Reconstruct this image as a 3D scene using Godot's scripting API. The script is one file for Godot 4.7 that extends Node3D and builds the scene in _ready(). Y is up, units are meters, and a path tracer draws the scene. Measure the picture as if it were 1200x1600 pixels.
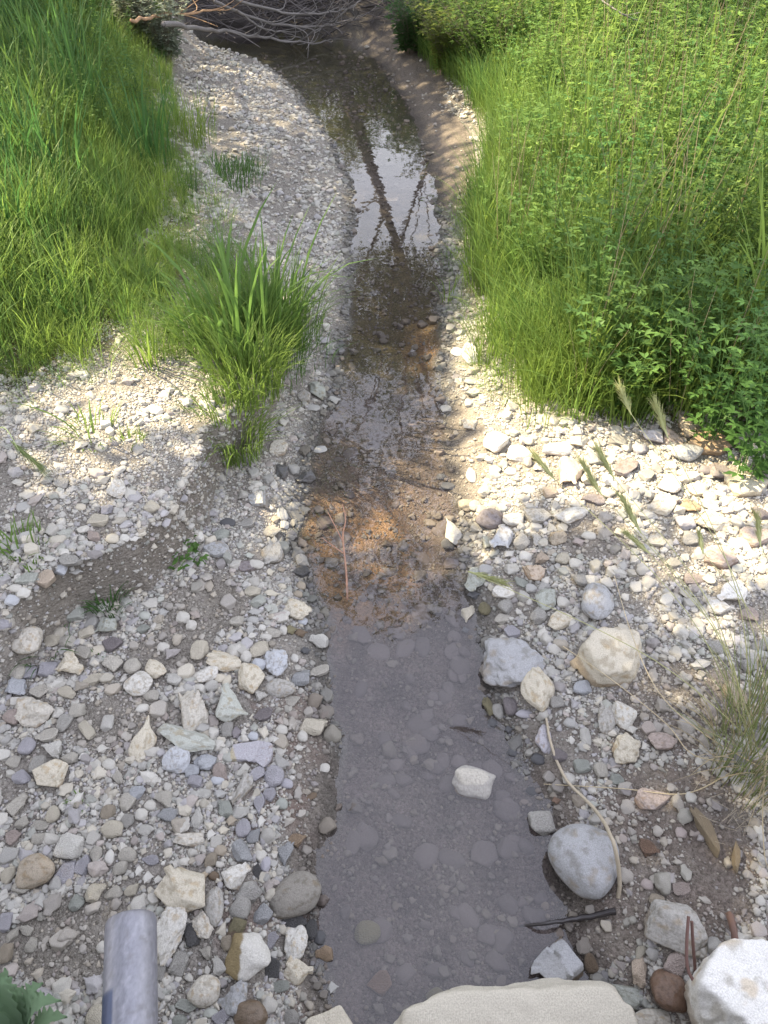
extends Node3D
# A narrow stream between stony banks, seen from a culvert. Units are metres, y is up, the water lies at y = 0.

const EDGE := [[3, -0.15, 0.75], [-0.62, -0.18, 0.74], [-0.94, -0.25, 0.67], [-1.24, -0.2, 0.62], [-1.65, -0.2, 0.52], [-2.14, -0.27, 0.44], [-2.76, -0.44, 0.4], [-3.31, -0.45, 0.39], [-4.2, -0.3, 0.36], [-5.46, -0.25, 0.44], [-7.27, -0.27, 0.48], [-8.6, -0.55, 0.4], [-9.6, -0.85, 0.3], [-10.6, -1.2, 0.1], [-11.4, -1.6, -0.05], [-12.2, -2.6, -0.45], [-12.9, -2.2, -2.1], [-90, -2.2, -2.1]]
const TERR := [[3, -1.75], [-1.6, -1.75], [-2.2, -1.45], [-2.35, -1.14], [-2.62, -0.98], [-3.15, -0.93], [-3.5, -0.76], [-4.05, -0.66], [-4.9, -0.55], [-5.6, -0.85], [-7.5, -1.7], [-10, -2.6], [-90, -4]]
const SUN := Vector3(-0.62, 0.74, -0.26)        # towards the sun: high on the left, a little ahead

var names := {}
var rnd := RandomNumberGenerator.new()
var n_low := FastNoiseLite.new()
var n_fine := FastNoiseLite.new()
var n_rock := FastNoiseLite.new()
var n_mask := FastNoiseLite.new()
var tex := {}
var stone_mats := {}
var rock_cache := {}
var ico := {}
var heroes := []                                # [x, z, radius] of every single stone, for the gravel to keep clear of
var sun_spots := []
var bare_spots := []
var loose := []

# ------------------------------------------------------------------ helpers

func numbered(n: String) -> String:
	var k: int = names.get(n, 0)
	names[n] = k + 1
	return n if k == 0 else "%s_%03d" % [n, k]

func tag(o: Node3D, label := "", category := "", group := "", kind := "") -> Node3D:
	if label: o.set_meta("label", label)
	if category: o.set_meta("category", category)
	if group: o.set_meta("group", group)
	if kind: o.set_meta("kind", kind)
	return o

func thing(called: String, label: String, category: String, at := Vector3.ZERO, group := "") -> Node3D:
	var o := Node3D.new()
	o.name = numbered(called)
	add_child(o)
	o.position = at
	tag(o, label, category, group)
	return o

func obj(called: String, mesh: Mesh, mat: Material, parent: Node = null) -> MeshInstance3D:
	var o := MeshInstance3D.new()
	o.name = numbered(called) if parent == null else called
	o.mesh = mesh
	if mat: o.material_override = mat
	(parent if parent else self).add_child(o, true)
	return o

func lin(r: float, g: float, b: float) -> Color:
	return Color(r, g, b).linear_to_srgb()

func ss(t: float) -> float:
	t = clampf(t, 0.0, 1.0)
	return t * t * (3.0 - 2.0 * t)

func tab(t: Array, z: float, k := 1) -> float:
	for i in t.size() - 1:
		if z >= t[i + 1][0]:
			var f: float = clampf((t[i][0] - z) / (t[i][0] - t[i + 1][0]), 0.0, 1.0)
			return lerpf(t[i][k], t[i + 1][k], f)
	return t[-1][k]

func wig(z: float) -> float:
	return 0.018 * sin(z * 7.3) + 0.012 * sin(z * 19.0 + 1.0)

func edges(z: float) -> Vector2:
	return Vector2(tab(EDGE, z, 1) + wig(z), tab(EDGE, z, 2) + wig(z + 5.0))

func bank(x: float, z: float) -> float:          # the ground without its small relief
	var e := edges(z)
	var far := 0.7 * ss((-z - 12.6) / 2.4)
	if x > e.x and x < e.y:
		var t := (2.0 * x - e.x - e.y) / (e.y - e.x)
		var deep := 0.08 - 0.045 * exp(-pow((z + 3.5) / 0.45, 2.0))
		return -deep * (1.0 - t * t) + far
	if x <= e.x:
		var d := e.x - x
		var w := 0.07 + 0.5 * ss((-z - 4.8) / 1.2)
		var step := ss((tab(TERR, z) + 0.05 * n_low.get_noise_2d(x * 3.0, z * 3.0) - x + w / 2.0) / w) * ss((-z - 1.5) / 0.7)
		return 0.09 * ss(d / 0.3) + 0.05 * ss(d / 1.2) + 0.30 * step + 0.06 * minf(maxf(0.0, d - 1.6), 12.0) + far
	var q := x - e.y
	return 0.08 * ss(q / 0.3) + 0.14 * ss(q) + 0.08 * minf(maxf(0.0, q - 1.0), 12.0) + far

func ground(x: float, z: float) -> float:
	var e := edges(z)
	var out := maxf(e.x - x, x - e.y)
	var k := 0.35 + 0.65 * ss((out + 0.03) / 0.2)
	return bank(x, z) + k * (0.02 * n_low.get_noise_2d(x, z) + 0.006 * n_fine.get_noise_2d(x, z))

func shore(x: float, z: float) -> float:         # metres outside the water, negative inside
	var e := edges(z)
	return maxf(e.x - x, x - e.y)

func spot_amount(list: Array, x: float, z: float, grow := 0.0) -> float:
	var most := 0.0
	for s in list:
		var u: float = (x - s[0]) / (s[2] + grow)
		var v: float = (z - s[1]) / (s[3] + grow)
		var d := u * u + v * v
		if d < 1.0: most = maxf(most, s[4] * ss((1.0 - d) * 2.0))
	return most

func veg_left(z: float) -> float:
	return tab([[0, -9], [-2.9, -2.6], [-3.4, -2.1], [-3.8, -1.65], [-4.3, -1.35], [-4.8, -1.25], [-5.6, -1.4], [-7.1, -1.75], [-8.5, -2.1], [-10, -2.5], [-12, -2.9], [-90, -3.1]], z)

func veg_right(z: float) -> float:
	return tab([[0, 9], [-2.4, 3.0], [-2.9, 2.3], [-3.15, 1.9], [-3.5, 1.55], [-3.6, 0.95], [-4.2, 0.75], [-5.6, 0.66], [-7.0, 0.86], [-8.4, 1.12], [-10, 0.8], [-11, 0.5], [-12.2, 0.35], [-90, 0.35]], z)

func in_veg(x: float, z: float) -> float:        # metres inside the vegetation
	return maxf(veg_left(z) - x, x - veg_right(z))

class Build:
	var v := PackedVector3Array()
	var n := PackedVector3Array()
	var i := PackedInt32Array()
	var c := PackedColorArray()
	func vert(p: Vector3, nor: Vector3, col := Color.WHITE) -> int:
		v.append(p); n.append(nor); c.append(col)
		return v.size() - 1
	func tri(a: int, b: int, d: int) -> void:
		i.append(a); i.append(b); i.append(d)
	func face(a: int, b: int, d: int) -> void:      # wound so that a right-handed turn faces outward
		i.append(a); i.append(d); i.append(b)
	func mesh(into: ArrayMesh = null) -> ArrayMesh:
		var a := []
		a.resize(Mesh.ARRAY_MAX)
		a[Mesh.ARRAY_VERTEX] = v
		a[Mesh.ARRAY_NORMAL] = n
		a[Mesh.ARRAY_COLOR] = c
		a[Mesh.ARRAY_INDEX] = i
		var m := into if into else ArrayMesh.new()
		m.add_surface_from_arrays(Mesh.PRIMITIVE_TRIANGLES, a)
		return m
	func tube(pts: Array, radii: Array, sides := 7, col := Color.WHITE, rough := 0.0) -> void:
		var first := v.size()
		var side := Vector3.RIGHT
		for k in pts.size():
			var t: Vector3 = ((pts[mini(k + 1, pts.size() - 1)] as Vector3) - (pts[maxi(k - 1, 0)] as Vector3)).normalized()
			if absf(side.dot(t)) > 0.95: side = Vector3.FORWARD if absf(t.z) < 0.8 else Vector3.UP
			side = (side - t * side.dot(t)).normalized()
			var up := t.cross(side)
			for s in sides:
				var a := TAU * s / sides
				var d := side * cos(a) + up * sin(a)
				var r: float = radii[k] * (1.0 + rough * sin(k * 2.7 + s * 4.1))
				vert(pts[k] + d * r, d, col)
		for k in pts.size() - 1:
			for s in sides:
				var a0 := first + k * sides + s
				var a1 := first + k * sides + (s + 1) % sides
				face(a0, a1, a0 + sides)
				face(a1, a1 + sides, a0 + sides)
		for e in [0, pts.size() - 1]:
			var mid := vert(pts[e], (pts[e] - pts[1 if e == 0 else e - 1]).normalized(), col)
			for s in sides:
				var a0: int = first + e * sides + s
				var a1: int = first + e * sides + (s + 1) % sides
				if e == 0: face(mid, a1, a0)
				else: face(mid, a0, a1)
	func blade(base: Vector3, turn: float, height: float, width: float, bend: float, segs: int, col := Color.WHITE, droop := 0.0) -> void:
		var d := Vector3(cos(turn), 0, sin(turn))
		var side := Vector3(-sin(turn), 0, cos(turn))
		var first := v.size()
		for k in segs + 1:
			var t := float(k) / segs
			var p := base + Vector3.UP * height * (t - droop * t * t * t) + d * bend * t * t
			var along := Vector3.UP * (1.0 - 3.0 * droop * t * t) * height + d * bend * 2.0 * t
			var nor := side.cross(along).normalized()
			var w := width * (0.7 + 0.6 * t) * (1.0 - t * t * t) * 0.5
			vert(p - side * w, (nor - side * 0.35).normalized(), col)
			vert(p + side * w, (nor + side * 0.35).normalized(), col)
		for k in segs:
			var a := first + k * 2
			face(a, a + 1, a + 2)
			face(a + 1, a + 3, a + 2)
	func leaf(p: Vector3, dir: Vector3, up: Vector3, length: float, width: float, col := Color.WHITE) -> void:
		var side := dir.cross(up).normalized()
		up = side.cross(dir).normalized()
		var a := vert(p, up, col)
		var b := vert(p + dir * length * 0.5 + side * width * 0.5 + up * width * 0.18, (up - side * 0.4).normalized(), col)
		var d := vert(p + dir * length - up * length * 0.08, up, col)
		var e := vert(p + dir * length * 0.5 - side * width * 0.5 + up * width * 0.18, (up + side * 0.4).normalized(), col)
		face(a, b, d)
		face(a, d, e)

func curve(pts: Array, steps := 6) -> Array:
	var out := []
	for k in pts.size() - 1:
		for s in steps:
			out.append((pts[k] as Vector3).cubic_interpolate(pts[k + 1], pts[maxi(k - 1, 0)], pts[mini(k + 2, pts.size() - 1)], float(s) / steps))
	out.append(pts[-1])
	return out

func taper(n: int, from: float, to: float) -> Array:
	var r := []
	for k in n: r.append(lerpf(from, to, float(k) / (n - 1)))
	return r

# ------------------------------------------------------------------ textures and materials

func noise_tex(seed_: int, freq: float, low: Color, high: Color, size := 512, kind := FastNoiseLite.TYPE_SIMPLEX_SMOOTH, octaves := 5, mid := 0.5) -> NoiseTexture2D:
	var n := FastNoiseLite.new()
	n.seed = seed_
	n.noise_type = kind
	n.frequency = freq
	n.fractal_octaves = octaves
	n.fractal_gain = 0.6
	var t := NoiseTexture2D.new()
	t.width = size; t.height = size
	t.seamless = true
	t.noise = n
	var r := Gradient.new()
	r.set_color(0, low)
	r.set_color(1, high)
	r.add_point(mid, low.lerp(high, 0.55))
	t.color_ramp = r
	return t

func grit_tex(seed_: int, size: int, cell: float) -> NoiseTexture2D:      # grains, as a height map
	var n := FastNoiseLite.new()
	n.seed = seed_
	n.noise_type = FastNoiseLite.TYPE_CELLULAR
	n.cellular_return_type = FastNoiseLite.RETURN_DISTANCE
	n.frequency = cell
	n.fractal_octaves = 3
	n.fractal_gain = 0.55
	var t := NoiseTexture2D.new()
	t.width = size; t.height = size
	t.seamless = true
	t.noise = n
	var r := Gradient.new()
	r.set_color(0, Color.WHITE)
	r.set_color(1, Color.BLACK)
	t.color_ramp = r
	return t

func std(col: Color, rough := 0.9) -> StandardMaterial3D:
	var m := StandardMaterial3D.new()
	m.albedo_color = col
	m.roughness = rough
	return m

const TONES := {
	"cream": Vector3(0.574, 0.528, 0.431), "pale": Vector3(0.539, 0.519, 0.471), "white": Vector3(0.596, 0.579, 0.535), "grey": Vector3(0.406, 0.400, 0.382),
	"bluegrey": Vector3(0.379, 0.393, 0.413), "lilac": Vector3(0.422, 0.409, 0.439), "purple": Vector3(0.226, 0.205, 0.215), "tan": Vector3(0.370, 0.320, 0.250),
	"orange": Vector3(0.35, 0.265, 0.185), "pink": Vector3(0.409, 0.350, 0.326), "green": Vector3(0.458, 0.471, 0.426), "greengrey": Vector3(0.366, 0.381, 0.343),
	"brown": Vector3(0.164, 0.120, 0.081), "dark": Vector3(0.100, 0.100, 0.105), "olive": Vector3(0.205, 0.183, 0.108), "chalk": Vector3(0.780, 0.770, 0.740),
	"bluewhite": Vector3(0.478, 0.492, 0.520), "peach": Vector3(0.508, 0.420, 0.332), "rust": Vector3(0.192, 0.126, 0.091), "limestone": Vector3(0.60, 0.56, 0.47), "slate": Vector3(0.385, 0.390, 0.400), "ovoid": Vector3(0.267, 0.249, 0.219)}

func stone_mat(tone: String) -> StandardMaterial3D:
	if stone_mats.has(tone): return stone_mats[tone]
	var c: Vector3 = TONES[tone]
	var m := std(lin(c.x * 1.12, c.y * 1.12, c.z * 1.12), 0.45 if tone in ["dark", "olive", "brown", "rust"] else 0.88)
	m.albedo_texture = tex.stone if tone.length() % 2 else tex.stone_b
	m.uv1_triplanar = true
	m.uv1_scale = Vector3.ONE * 1.1
	m.uv1_offset = Vector3.ONE * fmod(tone.hash() * 0.137, 1.0)
	m.heightmap_enabled = true
	m.heightmap_texture = tex.stone_h
	m.heightmap_scale = 0.9
	stone_mats[tone] = m
	return m

# ------------------------------------------------------------------ stones

func sphere(sub: int) -> Array:                  # [unit directions, triangles]
	if ico.has(sub): return ico[sub]
	var v := []
	var f := []
	if sub == 0:
		var p := (1.0 + sqrt(5.0)) / 2.0
		for s in [-1.0, 1.0]:
			for t in [-1.0, 1.0]:
				v.append(Vector3(s, t * p, 0).normalized())
				v.append(Vector3(0, s, t * p).normalized())
				v.append(Vector3(t * p, 0, s).normalized())
		for a in 12:
			for b in range(a + 1, 12):
				for c in range(b + 1, 12):
					if v[a].distance_to(v[b]) < 1.2 and v[b].distance_to(v[c]) < 1.2 and v[a].distance_to(v[c]) < 1.2:
						f.append([a, b, c] if (v[b] - v[a]).cross(v[c] - v[a]).dot(v[a]) < 0.0 else [a, c, b])
	else:
		var low := sphere(sub - 1)
		v = low[0].duplicate()
		var seen := {}
		for t in low[1]:
			var m := []
			for k in 3:
				var a: int = t[k]
				var b: int = t[(k + 1) % 3]
				var key := mini(a, b) * 100000 + maxi(a, b)
				if not seen.has(key):
					seen[key] = v.size()
					v.append(((v[a] + v[b]) as Vector3).normalized())
				m.append(seen[key])
			f.append_array([[t[0], m[0], m[2]], [m[0], t[1], m[1]], [m[2], m[1], t[2]], [m[0], m[1], m[2]]])
	ico[sub] = [v, f]
	return ico[sub]

func rock(shape: String, seed_: int, sub: int, paint := "") -> ArrayMesh:   # fits a box one metre wide, centred
	var r := RandomNumberGenerator.new()
	r.seed = seed_ * 7919 + shape.hash() % 1000
	var planes := []
	var p := 9.0
	var count := 13
	var lo := 0.74
	var bump := 0.05
	var fine := 0.014
	match shape:
		"round", "ovoid": count = 20; p = 7.0; lo = 0.88; bump = 0.035; fine = 0.008
		"sub": count = 13; p = 11.0; lo = 0.70; bump = 0.06
		"ang": count = 10; p = 26.0; lo = 0.58; bump = 0.035; fine = 0.018
		"tri": count = 9; p = 26.0; lo = 0.6; bump = 0.03; fine = 0.018
		"slab": count = 8; p = 22.0; lo = 0.62; bump = 0.035; fine = 0.016
		"flatblock": count = 9; p = 13.0; lo = 0.72; bump = 0.06; fine = 0.022
		"ball": count = 26; p = 5.0; lo = 0.93; bump = 0.03; fine = 0.006
		"ledge": count = 17; p = 46.0; lo = 0.70; bump = 0.05; fine = 0.022
		"rough": count = 11; p = 13.0; lo = 0.62; bump = 0.16; fine = 0.03
		"pit": count = 10; p = 12.0; lo = 0.7; bump = 0.1; fine = 0.05
	for k in count:
		var y := 1.0 - 2.0 * (k + 0.5) / count
		if shape in ["slab", "flatblock", "ledge"]: y *= 0.5 if shape == "ledge" else 0.35
		var a := k * 2.39996 + r.randf_range(-0.5, 0.5)
		planes.append([Vector3(sqrt(maxf(0.0, 1.0 - y * y)) * cos(a), y + r.randf_range(-0.12, 0.12), sqrt(maxf(0.0, 1.0 - y * y)) * sin(a)).normalized(), r.randf_range(lo, 1.0)])
	if shape in ["slab", "flatblock", "ledge"]:
		planes.append([Vector3(r.randf_range(-0.12, 0.12), 1, r.randf_range(-0.12, 0.12)).normalized(), 0.5])
		planes.append([Vector3(r.randf_range(-0.15, 0.15), -1, r.randf_range(-0.15, 0.15)).normalized(), 0.5])
	var s := sphere(sub)
	var b := Build.new()
	var off := Vector3(r.randf(), r.randf(), r.randf()) * 50.0
	var lo3 := Vector3.ONE * 9.0
	var hi3 := Vector3.ONE * -9.0
	for d: Vector3 in s[0]:
		var sum := 0.0
		for q in planes:
			var c: float = (q[0] as Vector3).dot(d) / q[1]
			if c > 0.0: sum += pow(c, p)
		var rad := 1.5 if sum < 0.02 else minf(pow(sum, -1.0 / p), 1.5)
		rad *= 1.0 + bump * n_rock.get_noise_3dv(d * 1.1 + off) * 1.6 + fine * n_rock.get_noise_3dv(d * 5.0 + off) * 1.6
		if shape == "pit": rad -= 0.09 * ss(n_rock.get_noise_3dv(d * 3.2 - off) * 3.0 - 0.4)
		var x := d * rad
		if shape == "pin":
			x.x *= 0.30 + 0.70 * ss((x.z + 0.75) / 0.9)
			x.y *= 0.45 + 0.55 * ss((x.z + 0.75) / 0.9)
		elif shape == "pear":
			x.x *= 0.45 + 0.55 * ss((x.z + 1.0) / 1.5)
			x.y *= 0.6 + 0.4 * ss((x.z + 1.0) / 1.5)
		elif shape == "tri":
			x.x *= 0.3 + 0.7 * ss((x.z + 1.1) / 1.9)
		lo3 = lo3.min(x)
		hi3 = hi3.max(x)
		b.vert(x, Vector3.ZERO)
	var size := hi3 - lo3
	for k in b.v.size():
		b.v[k] = (b.v[k] - (lo3 + hi3) / 2.0) / size
		if paint == "end":                       # an olive-brown end, as if two rocks had grown together
			b.c[k] = Color(1, 1, 1).lerp(Color(0.40, 0.32, 0.18), ss((-b.v[k].x - 0.11 + 0.05 * n_rock.get_noise_3dv(b.v[k] * 4.0)) / 0.05))
		elif paint == "wet":                     # soaked and silted at the foot
			b.c[k] = Color(1, 1, 1).lerp(Color(0.36, 0.28, 0.20), ss((-b.v[k].y + 0.02 + 0.08 * n_rock.get_noise_3dv(b.v[k] * 3.0)) / 0.1))
		elif paint == "mottle":                  # lichen, stains and a foot dusted with soil
			var q := n_rock.get_noise_3dv(b.v[k] * 4.5 + off)
			b.c[k] = Color(1, 1, 1).lerp(Color(0.72, 0.70, 0.66), ss(q * 3.0 - 0.25)).lerp(Color(0.78, 0.66, 0.50), 0.7 * ss(n_rock.get_noise_3dv(b.v[k] * 3.0 - off) * 3.0 - 0.6)).lerp(Color(0.55, 0.46, 0.37), 0.75 * ss((-b.v[k].y - 0.02 + 0.1 * q) / 0.12))
		elif paint == "yellow":
			b.c[k] = Color(1, 1, 1).lerp(Color(1.0, 0.92, 0.62), ss((-b.v[k].x - 0.28) / 0.04))
	for t in s[1]:
		var nn := (b.v[t[2]] - b.v[t[0]]).cross(b.v[t[1]] - b.v[t[0]])
		for k in 3: b.n[t[k]] += nn
		b.tri(t[0], t[1], t[2])
	for k in b.n.size(): b.n[k] = b.n[k].normalized()
	return b.mesh()

func shared_rock(shape: String, k: int, sub := 3) -> ArrayMesh:
	var key := "%s%d_%d" % [shape, k, sub]
	if not rock_cache.has(key): rock_cache[key] = rock(shape, k, sub)
	return rock_cache[key]

func s(x: float, z: float, w: float, d: float, h: float, yaw: float, shape: String, tone: String, label: String, group: String) -> void:
	var big := maxf(w, d) > 0.105
	var paint := "end" if label.contains("olive-brown end") else "yellow" if label.contains("yellowish end") else "wet" if shore(x, z) < 0.02 and big else "mottle" if big else ""
	var m: ArrayMesh = rock(shape, heroes.size() + 100, 5 if shape == "ledge" else 4, paint) if big or paint else shared_rock(shape, rnd.randi() % 9)
	var mat := stone_mat(tone)
	if paint:
		if not stone_mats.has(tone + " painted"):
			mat = mat.duplicate()
			mat.vertex_color_use_as_albedo = true
			stone_mats[tone + " painted"] = mat
		mat = stone_mats[tone + " painted"].duplicate()
		mat.uv1_scale = Vector3(w, h, d) * 8.0      # the grain keeps its real size on every stone
		mat.heightmap_scale = 0.16 if shape == "ledge" else 0.28
	var o := obj("boulder" if big and maxf(w, d) > 0.17 else "slab_stone" if shape == "slab" else "stone", m, mat)
	var flip := 0.0 if paint or big else float(rnd.randi() % 4) * PI / 2.0
	var b := Basis(Vector3.UP, deg_to_rad(yaw)) * Basis(Vector3(1, 0, 0), rnd.randf_range(-0.12, 0.12)) * Basis.from_scale(Vector3(w, h, d)) * Basis(Vector3.UP, flip)
	o.transform = Transform3D(b, Vector3(x, ground(x, z) + h * (0.5 if shape == "tri" and big else 0.27), z))
	tag(o, label, "boulder" if maxf(w, d) > 0.17 else "stone", group)
	heroes.append([x, z, 0.5 * minf(w, d)])

func extra(x: float, z: float, w: float, d: float, h: float, yaw: float, tone: String) -> void:
	loose.append([x, z, w, d, h, yaw, tone])
	heroes.append([x, z, 0.45 * minf(w, d)])

func wall_of(mat: StandardMaterial3D) -> StandardMaterial3D:
	mat.vertex_color_use_as_albedo = true
	return mat

func many(parent: Node3D, called: String, mesh: Mesh, mat: Material, where: Array, tint: PackedColorArray) -> void:
	if where.is_empty(): return
	var mm := MultiMesh.new()
	mm.transform_format = MultiMesh.TRANSFORM_3D
	mm.use_colors = true
	mm.mesh = mesh
	mm.instance_count = where.size()
	for k in where.size():
		mm.set_instance_transform(k, where[k])
		mm.set_instance_color(k, tint[k])
	var o := MultiMeshInstance3D.new()
	o.name = called
	o.multimesh = mm
	if mat: o.material_override = mat
	parent.add_child(o, true)
	o.set_meta("kind", "stuff")

func gravel_share(x: float, z: float) -> float:
	var out := shore(x, z)
	var a := 1.0 - spot_amount(bare_spots, x, z)
	a *= clampf(0.75 + 1.3 * n_mask.get_noise_2d(x, z), 0.08, 1.0)
	if out < 0.0: a = (0.12 if z < -2.4 else 0.05) + (0.25 if z < -2.4 else 0.12) * maxf(0.0, n_mask.get_noise_2d(x * 1.5, z * 1.5))
	var v := in_veg(x, z)
	if v > 0.0: a *= 1.0 - 0.75 * ss(v / 0.5)
	return a

func grit_zone(x: float, z: float) -> float:      # the compacted gravel of the terrace holds few larger stones
	return 1.0 - 0.7 * ss((-z - 2.5) / 0.4) * ss((-0.5 - x) / 0.3) + 0.5 * ss((-z - 4.6) / 1.0) * ss((-0.5 - x) / 0.3)

func pebble_colour(x: float, z: float) -> Color:
	var pick := rnd.randf()
	var c: Vector3 = TONES["pale" if pick < 0.30 else "cream" if pick < 0.44 else "grey" if pick < 0.62 else "lilac" if pick < 0.72 else "greengrey" if pick < 0.80 else "white" if pick < 0.87 else "pink" if pick < 0.93 else "tan" if pick < 0.97 else "purple"]
	c = c.lerp(Vector3(0.51, 0.49, 0.445), 0.35) * rnd.randf_range(0.78, 1.12)
	var out := shore(x, z)
	if out < 0.0: c = c.lerp(Vector3(0.3, 0.3, 0.3), 0.5) * Vector3(0.42, 0.37, 0.34)
	else: c *= lerpf(0.42, 1.0, ss((out - 0.02) / 0.13))
	if spot_amount(bare_spots, x, z) > 0.5: c = c.lerp(Vector3(0.24, 0.19, 0.15), 0.35)
	return Color(c.x, c.y, c.z)

func scatter(parent: Node3D, called: String, tries: int, small: float, large: float, sub: int, near: float, far: float, side: float) -> void:
	var cells := {}
	for q in heroes:
		var key := Vector2i(floori(q[0] * 5.0), floori(q[1] * 5.0))
		if not cells.has(key): cells[key] = []
		cells[key].append(q)
	var where := [[], [], [], [], []]
	var tint := [PackedColorArray(), PackedColorArray(), PackedColorArray(), PackedColorArray(), PackedColorArray()]
	for k in tries:
		var z := -lerpf(near, far, rnd.randf())
		var half := minf(0.9 + 0.46 * -z, 3.6)
		var x := rnd.randf_range(-half, half)
		if rnd.randf() > gravel_share(x, z) * (grit_zone(x, z) if small > 0.012 else 1.0): continue
		var size := small * pow(large / small, pow(rnd.randf(), 1.6))
		var clear := true
		for i in range(-1, 2):
			for j in range(-1, 2):
				for q in cells.get(Vector2i(floori(x * 5.0) + i, floori(z * 5.0) + j), []):
					if Vector2(x - q[0], z - q[1]).length() < q[2] * 0.92 + size * 0.3:
						clear = false
		if not clear: continue
		var b := Basis(Vector3.UP, rnd.randf() * TAU) * Basis(Vector3(1, 0, 0), rnd.randf_range(-0.35, 0.35)) * Basis.from_scale(Vector3(size, size * rnd.randf_range(0.4, 0.75), size * rnd.randf_range(0.6, 1.0)))
		var v := rnd.randi() % 5
		where[v].append(Transform3D(b, Vector3(x, ground(x, z) + size * rnd.randf_range(0.05, 0.22), z)))
		tint[v].append(pebble_colour(x, z))
	for v in 5:
		many(parent, called, shared_rock(["sub", "ang", "slab", "ang", "rough"][v], 20 + v, sub), tex.pebble_mat, where[v], tint[v])

# ------------------------------------------------------------------ plants

func leaf_mat(back: float) -> StandardMaterial3D:
	var m := std(Color.WHITE, 0.5)
	m.vertex_color_use_as_albedo = true
	m.backlight_enabled = true
	m.backlight = Color(back, back, back)
	m.metallic_specular = 0.35
	return m

func green(k: float) -> Color:                   # 0 bluish green, 1 yellow green
	var a := Vector3(0.065, 0.160, 0.045)
	var b := Vector3(0.200, 0.290, 0.062)
	var c := a.lerp(b, k)
	return Color(c.x, c.y, c.z)

func grass_tuft(seed_: int, blades: int, height: float, radius: float, width: float, bend: float, droop := 0.1, dry := 0.06) -> ArrayMesh:
	var r := RandomNumberGenerator.new()
	r.seed = seed_
	var b := Build.new()
	for k in blades:
		var a := r.randf() * TAU
		var q := sqrt(r.randf()) * radius
		var h := height * r.randf_range(0.45, 1.0)
		var tone := r.randf_range(0.75, 1.2)
		var col := Color(tone, tone, tone) if r.randf() > dry else Color(2.6, 1.5, 2.6)
		b.blade(Vector3(cos(a) * q, -0.02, sin(a) * q), a + r.randf_range(-0.9, 0.9), h, width * r.randf_range(0.7, 1.25), bend * h * r.randf_range(0.2, 1.2), 5, col, droop * r.randf_range(0.0, 2.0))
	return b.mesh()

func leafy_parts(seed_: int, stems: int, height: float, spread: float, leaf_len: float, slim: float, density: int) -> Array:   # [stem mesh, leaf mesh]
	var r := RandomNumberGenerator.new()
	r.seed = seed_
	var st := Build.new()
	var lf := Build.new()
	for k in stems:
		var a := r.randf() * TAU
		var h := height * r.randf_range(0.65, 1.05)
		var out := spread * r.randf_range(0.2, 1.0)
		var base := Vector3(cos(a), 0, sin(a)) * 0.04 + Vector3(0, -0.03, 0)
		var top := base + Vector3(cos(a) * out, h, sin(a) * out)
		var mid := base.lerp(top, 0.5) + Vector3(cos(a), 0, sin(a)) * -out * 0.18 + Vector3(r.randf_range(-0.03, 0.03), 0, r.randf_range(-0.03, 0.03))
		var line := curve([base, mid, top], 5)
		st.tube(line, taper(line.size(), 0.0035, 0.0012), 4, Color(1.1, 1.0, 1.0))
		for j in density:
			var t := 0.12 + 0.88 * (j + r.randf()) / density
			var f := t * (line.size() - 1)
			var i := mini(int(f), line.size() - 2)
			var p: Vector3 = (line[i] as Vector3).lerp(line[i + 1], f - i)
			var b := j * 2.4 + r.randf_range(-0.5, 0.5)
			var dir := Vector3(cos(b), r.randf_range(0.1, 0.7), sin(b)).normalized()
			var reach := leaf_len * r.randf_range(0.5, 1.1)
			var q := p + dir * reach
			st.tube([p, q], [0.0009, 0.0006], 3)
			var size := leaf_len * r.randf_range(0.75, 1.15) * (1.0 - 0.35 * t)
			var tone := r.randf_range(0.75, 1.3)
			for n in 3:
				var turn := (n - 1) * 0.95
				var ld := (dir.rotated(Vector3.UP, turn) + Vector3(0, r.randf_range(-0.5, 0.15), 0)).normalized()
				lf.leaf(q, ld, Vector3.UP, size, size * slim, Color(tone, tone, tone))
	return [st.mesh(), lf.mesh()]

func plant_joined(parts: Array) -> ArrayMesh:
	var m := ArrayMesh.new()
	for p in parts: m.add_surface_from_arrays(Mesh.PRIMITIVE_TRIANGLES, (p as ArrayMesh).surface_get_arrays(0))
	return m

func tinted(col: Color, mat: StandardMaterial3D) -> StandardMaterial3D:
	var m: StandardMaterial3D = mat.duplicate()
	m.albedo_color = col.linear_to_srgb()
	return m

func tuft_thing(called: String, label: String, x: float, z: float, layers: Array, group := "") -> void:
	# layers: [blades, height, radius, width, bend, droop, greenness, part name]
	var t := thing(called, label, "grass tuft", Vector3(x, ground(x, z), z), group)
	for l in layers:
		obj(l[7], grass_tuft(int(absf(x * 1000.0 + z * 77.0)) + l[0], l[0], l[1], l[2], l[3], l[4], l[5], 0.05), tinted(green(l[6]), tex.leaf), t)

func field(called: String, label: String, meshes: Array, mat: Material, spots: Array, tints: PackedColorArray) -> void:
	var root := Node3D.new()
	root.name = numbered(called)
	add_child(root)
	tag(root, label, "vegetation", "", "stuff")
	for v in meshes.size():
		var where := []
		var tint := PackedColorArray()
		for k in range(v, spots.size(), meshes.size()):
			where.append(spots[k])
			tint.append(tints[k])
		many(root, called + "_clump", meshes[v], mat, where, tint)

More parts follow.
